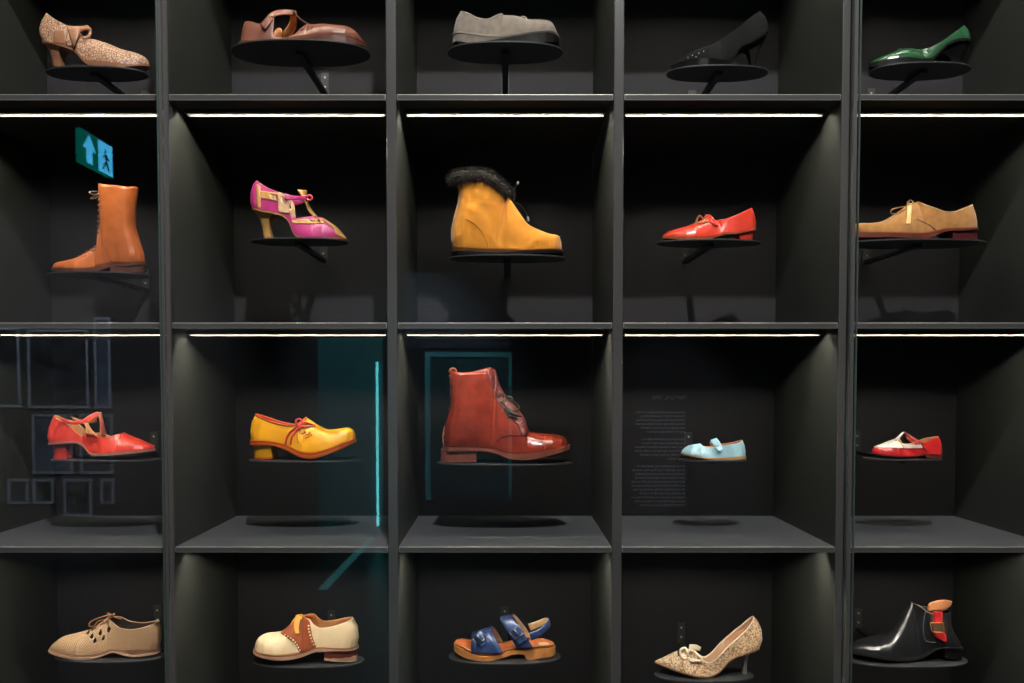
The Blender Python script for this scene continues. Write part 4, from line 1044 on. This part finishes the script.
# teal framed panel and tile grid behind the boot
a = refl(425, 352, WY); b = refl(512, 500, WY)
t = empty('framed_print', (a[0], WY, b[1]), 'large dark panel in a teal frame, mirrored behind the oxblood boot', 'picture')
w = b[0] - a[0]; h = a[1] - b[1]
bm = bmesh.new(); box(bm, 0, w, .001, .03, h - .045, h); box(bm, 0, .045, .001, .03, 0, h - .045); box(bm, w - .03, w, .001, .03, 0, h - .045); link('frame', bm, mat('teal_frame', srgb(80, 165, 172), .5), t)
bm = bmesh.new(); box(bm, .045, w - .03, .001, .012, 0, h - .045); link('print', bm, mat('teal_print', srgb(28, 70, 76), .5, var=.5, vscale=2), t)
a = refl(404, 272, WY); b = refl(512, 348, WY)
m, nt, bs_ = new_mat('tile_pictures')
tc = nt.nodes.new('ShaderNodeTexCoord'); br = nt.nodes.new('ShaderNodeTexBrick'); mp = nt.nodes.new('ShaderNodeMapping'); mp.inputs['Rotation'].default_value = (math.pi / 2, 0, 0)
nt.links.new(tc.outputs['Object'], mp.inputs[0]); nt.links.new(mp.outputs[0], br.inputs['Vector']); br.inputs['Scale'].default_value = 6; br.offset = 0
br.inputs['Color1'].default_value = srgb(70, 78, 96); br.inputs['Color2'].default_value = srgb(40, 48, 66); br.inputs['Mortar'].default_value = srgb(22, 22, 26); br.inputs['Mortar Size'].default_value = .03
nt.links.new(br.outputs[0], bs_.inputs['Base Color'])
bm = bmesh.new(); box(bm, 0, b[0] - a[0], .001, .015, b[1] - a[1], 0)
o = link('tiled_picture', bm, m, None, loc=(a[0], WY, a[1])); tag(o, 'faint blue grid of small tiles on the wall above the teal frame', 'picture')

# wall text (reads correctly in the room, mirrored in the glass)
a = refl(687.5, 397, WY)
t = empty('wall_text', (a[0], WY, a[1]), 'block of pale wall text, mirrored left of the small pale blue shoe', 'wall text')
M['txt'] = mat('pale_lettering', srgb(190, 195, 210), .6)
cu = bpy.data.curves.new('heading', 'FONT'); cu.body = 'Peter Lord, 1840s'; cu.size = .058; cu.extrude = .001; cu.offset = .0012
tmp = bpy.data.objects.new('tmp', cu); C.objects.link(tmp); bpy.context.view_layer.update()
me = bpy.data.meshes.new_from_object(tmp.evaluated_get(bpy.context.evaluated_depsgraph_get())); bpy.data.objects.remove(tmp)
wd = max(v.co.x for v in me.vertices)
tw = abs(refl(652, 397, WY)[0] - refl(687.5, 397, WY)[0])
for v in me.vertices: v.co = Vector((-v.co.x * tw / wd, .002 + v.co.z, v.co.y - .02))     # faces the cabinet (+Y), reads towards -X
o = bpy.data.objects.new('heading', me); C.objects.link(o); o.parent = t; me.materials.append(M['txt'])
rnd = random.Random(5)
lines = [(412.5 + 3.9 * i, e) for i, e in enumerate((636, 641, 636, 635.5, 640, 647))] + [(439.5 + 3.9 * i, e) for i, e in enumerate((642, 642, 635, 635, 640, 668))] + [(466.5 + 3.9 * i, e) for i, e in enumerate((637, 632, 635, 635, 632, 631.5, 632, 640, 632, 634, 640))]
bm = bmesh.new()
px2m = 7.0 / 821 * 1.0
for py, xe in lines:
    zc = refl(685, py, WY)[1] - a[1]; x = 685.5
    while x > xe:
        wl = rnd.uniform(1.5, 6.5); x2 = max(xe, x - wl)
        X1 = refl(x, py, WY)[0] - a[0]; X2 = refl(x2, py, WY)[0] - a[0]
        box(bm, X2, X1, .001, .003, zc - .0075, zc + .0085)
        x = x2 - .8
link('paragraphs', bm, M['txt'], t)

# ------------------------------------------------------------------ lamps
def lamp(name, kind, loc, target, power, col=(1, 1, 1), size=.3, **k):
    l = bpy.data.lights.new(name, kind); l.energy = power; l.color = col
    if kind == 'AREA': l.shape = 'SQUARE'; l.size = size
    else: l.shadow_soft_size = size
    for a, b in k.items(): setattr(l, a, b)
    o = bpy.data.objects.new(name, l); C.objects.link(o); o.location = loc
    o.rotation_euler = (Vector(target) - Vector(loc)).to_track_quat('-Z', 'Y').to_euler(); return o
lamp('ceiling_spotlight', 'SPOT', (.2, -1.9, 3.65), (0, .1, 1.3), 350, (1, .97, .95), .035, spot_size=math.radians(110), spot_blend=.5)
lamp('added_picture_light', 'SPOT', (-3.4, -1.9, 3.65), (-3.8, WY, 1.3), 1800, (.9, .95, 1), .05, spot_size=math.radians(50), spot_blend=.6)  # added unseen light, brightens the pictures for their reflection
lamp('added_text_light', 'SPOT', (1.2, -1.9, 3.65), (1.35, WY, .8), 800, (.9, .92, 1), .05, spot_size=math.radians(24), spot_blend=.6)  # added out of view so the lettering shows in the glass
lamp('added_panel_light', 'SPOT', (-1.0, -1.9, 3.65), (-.9, WY, 1.1), 1250, (.7, .9, 1), .05, spot_size=math.radians(34), spot_blend=.6)  # extra unseen light put in to lift the teal panel and frame

w = bpy.data.worlds.new('world'); bpy.context.scene.world = w; w.use_nodes = True
w.node_tree.nodes['Background'].inputs[0].default_value = (.5, .55, .65, 1); w.node_tree.nodes['Background'].inputs[1].default_value = .02

# ------------------------------------------------------------------ camera
cam = bpy.data.cameras.new('camera'); co = bpy.data.objects.new('camera', cam); C.objects.link(co)
co.location = (0, CAM_Y, CAM_Z); co.rotation_euler = (math.pi / 2 - TH, 0, 0)
cam.sensor_width = 36; cam.lens = F_PX / 1024 * 36
cam.shift_x = (512 - VX) / 1024; cam.shift_y = (YP - 341.5) / 1024; cam.clip_start = .05
sc = bpy.context.scene; sc.camera = co
sc.view_settings.view_transform = 'Standard'; sc.view_settings.look = 'None'; sc.view_settings.gamma = 1; sc.view_settings.exposure = 0
sc.view_settings.use_curve_mapping = False
sc.cycles.max_bounces = 8; sc.cycles.transparent_max_bounces = 16
sc.cycles.use_denoising = True
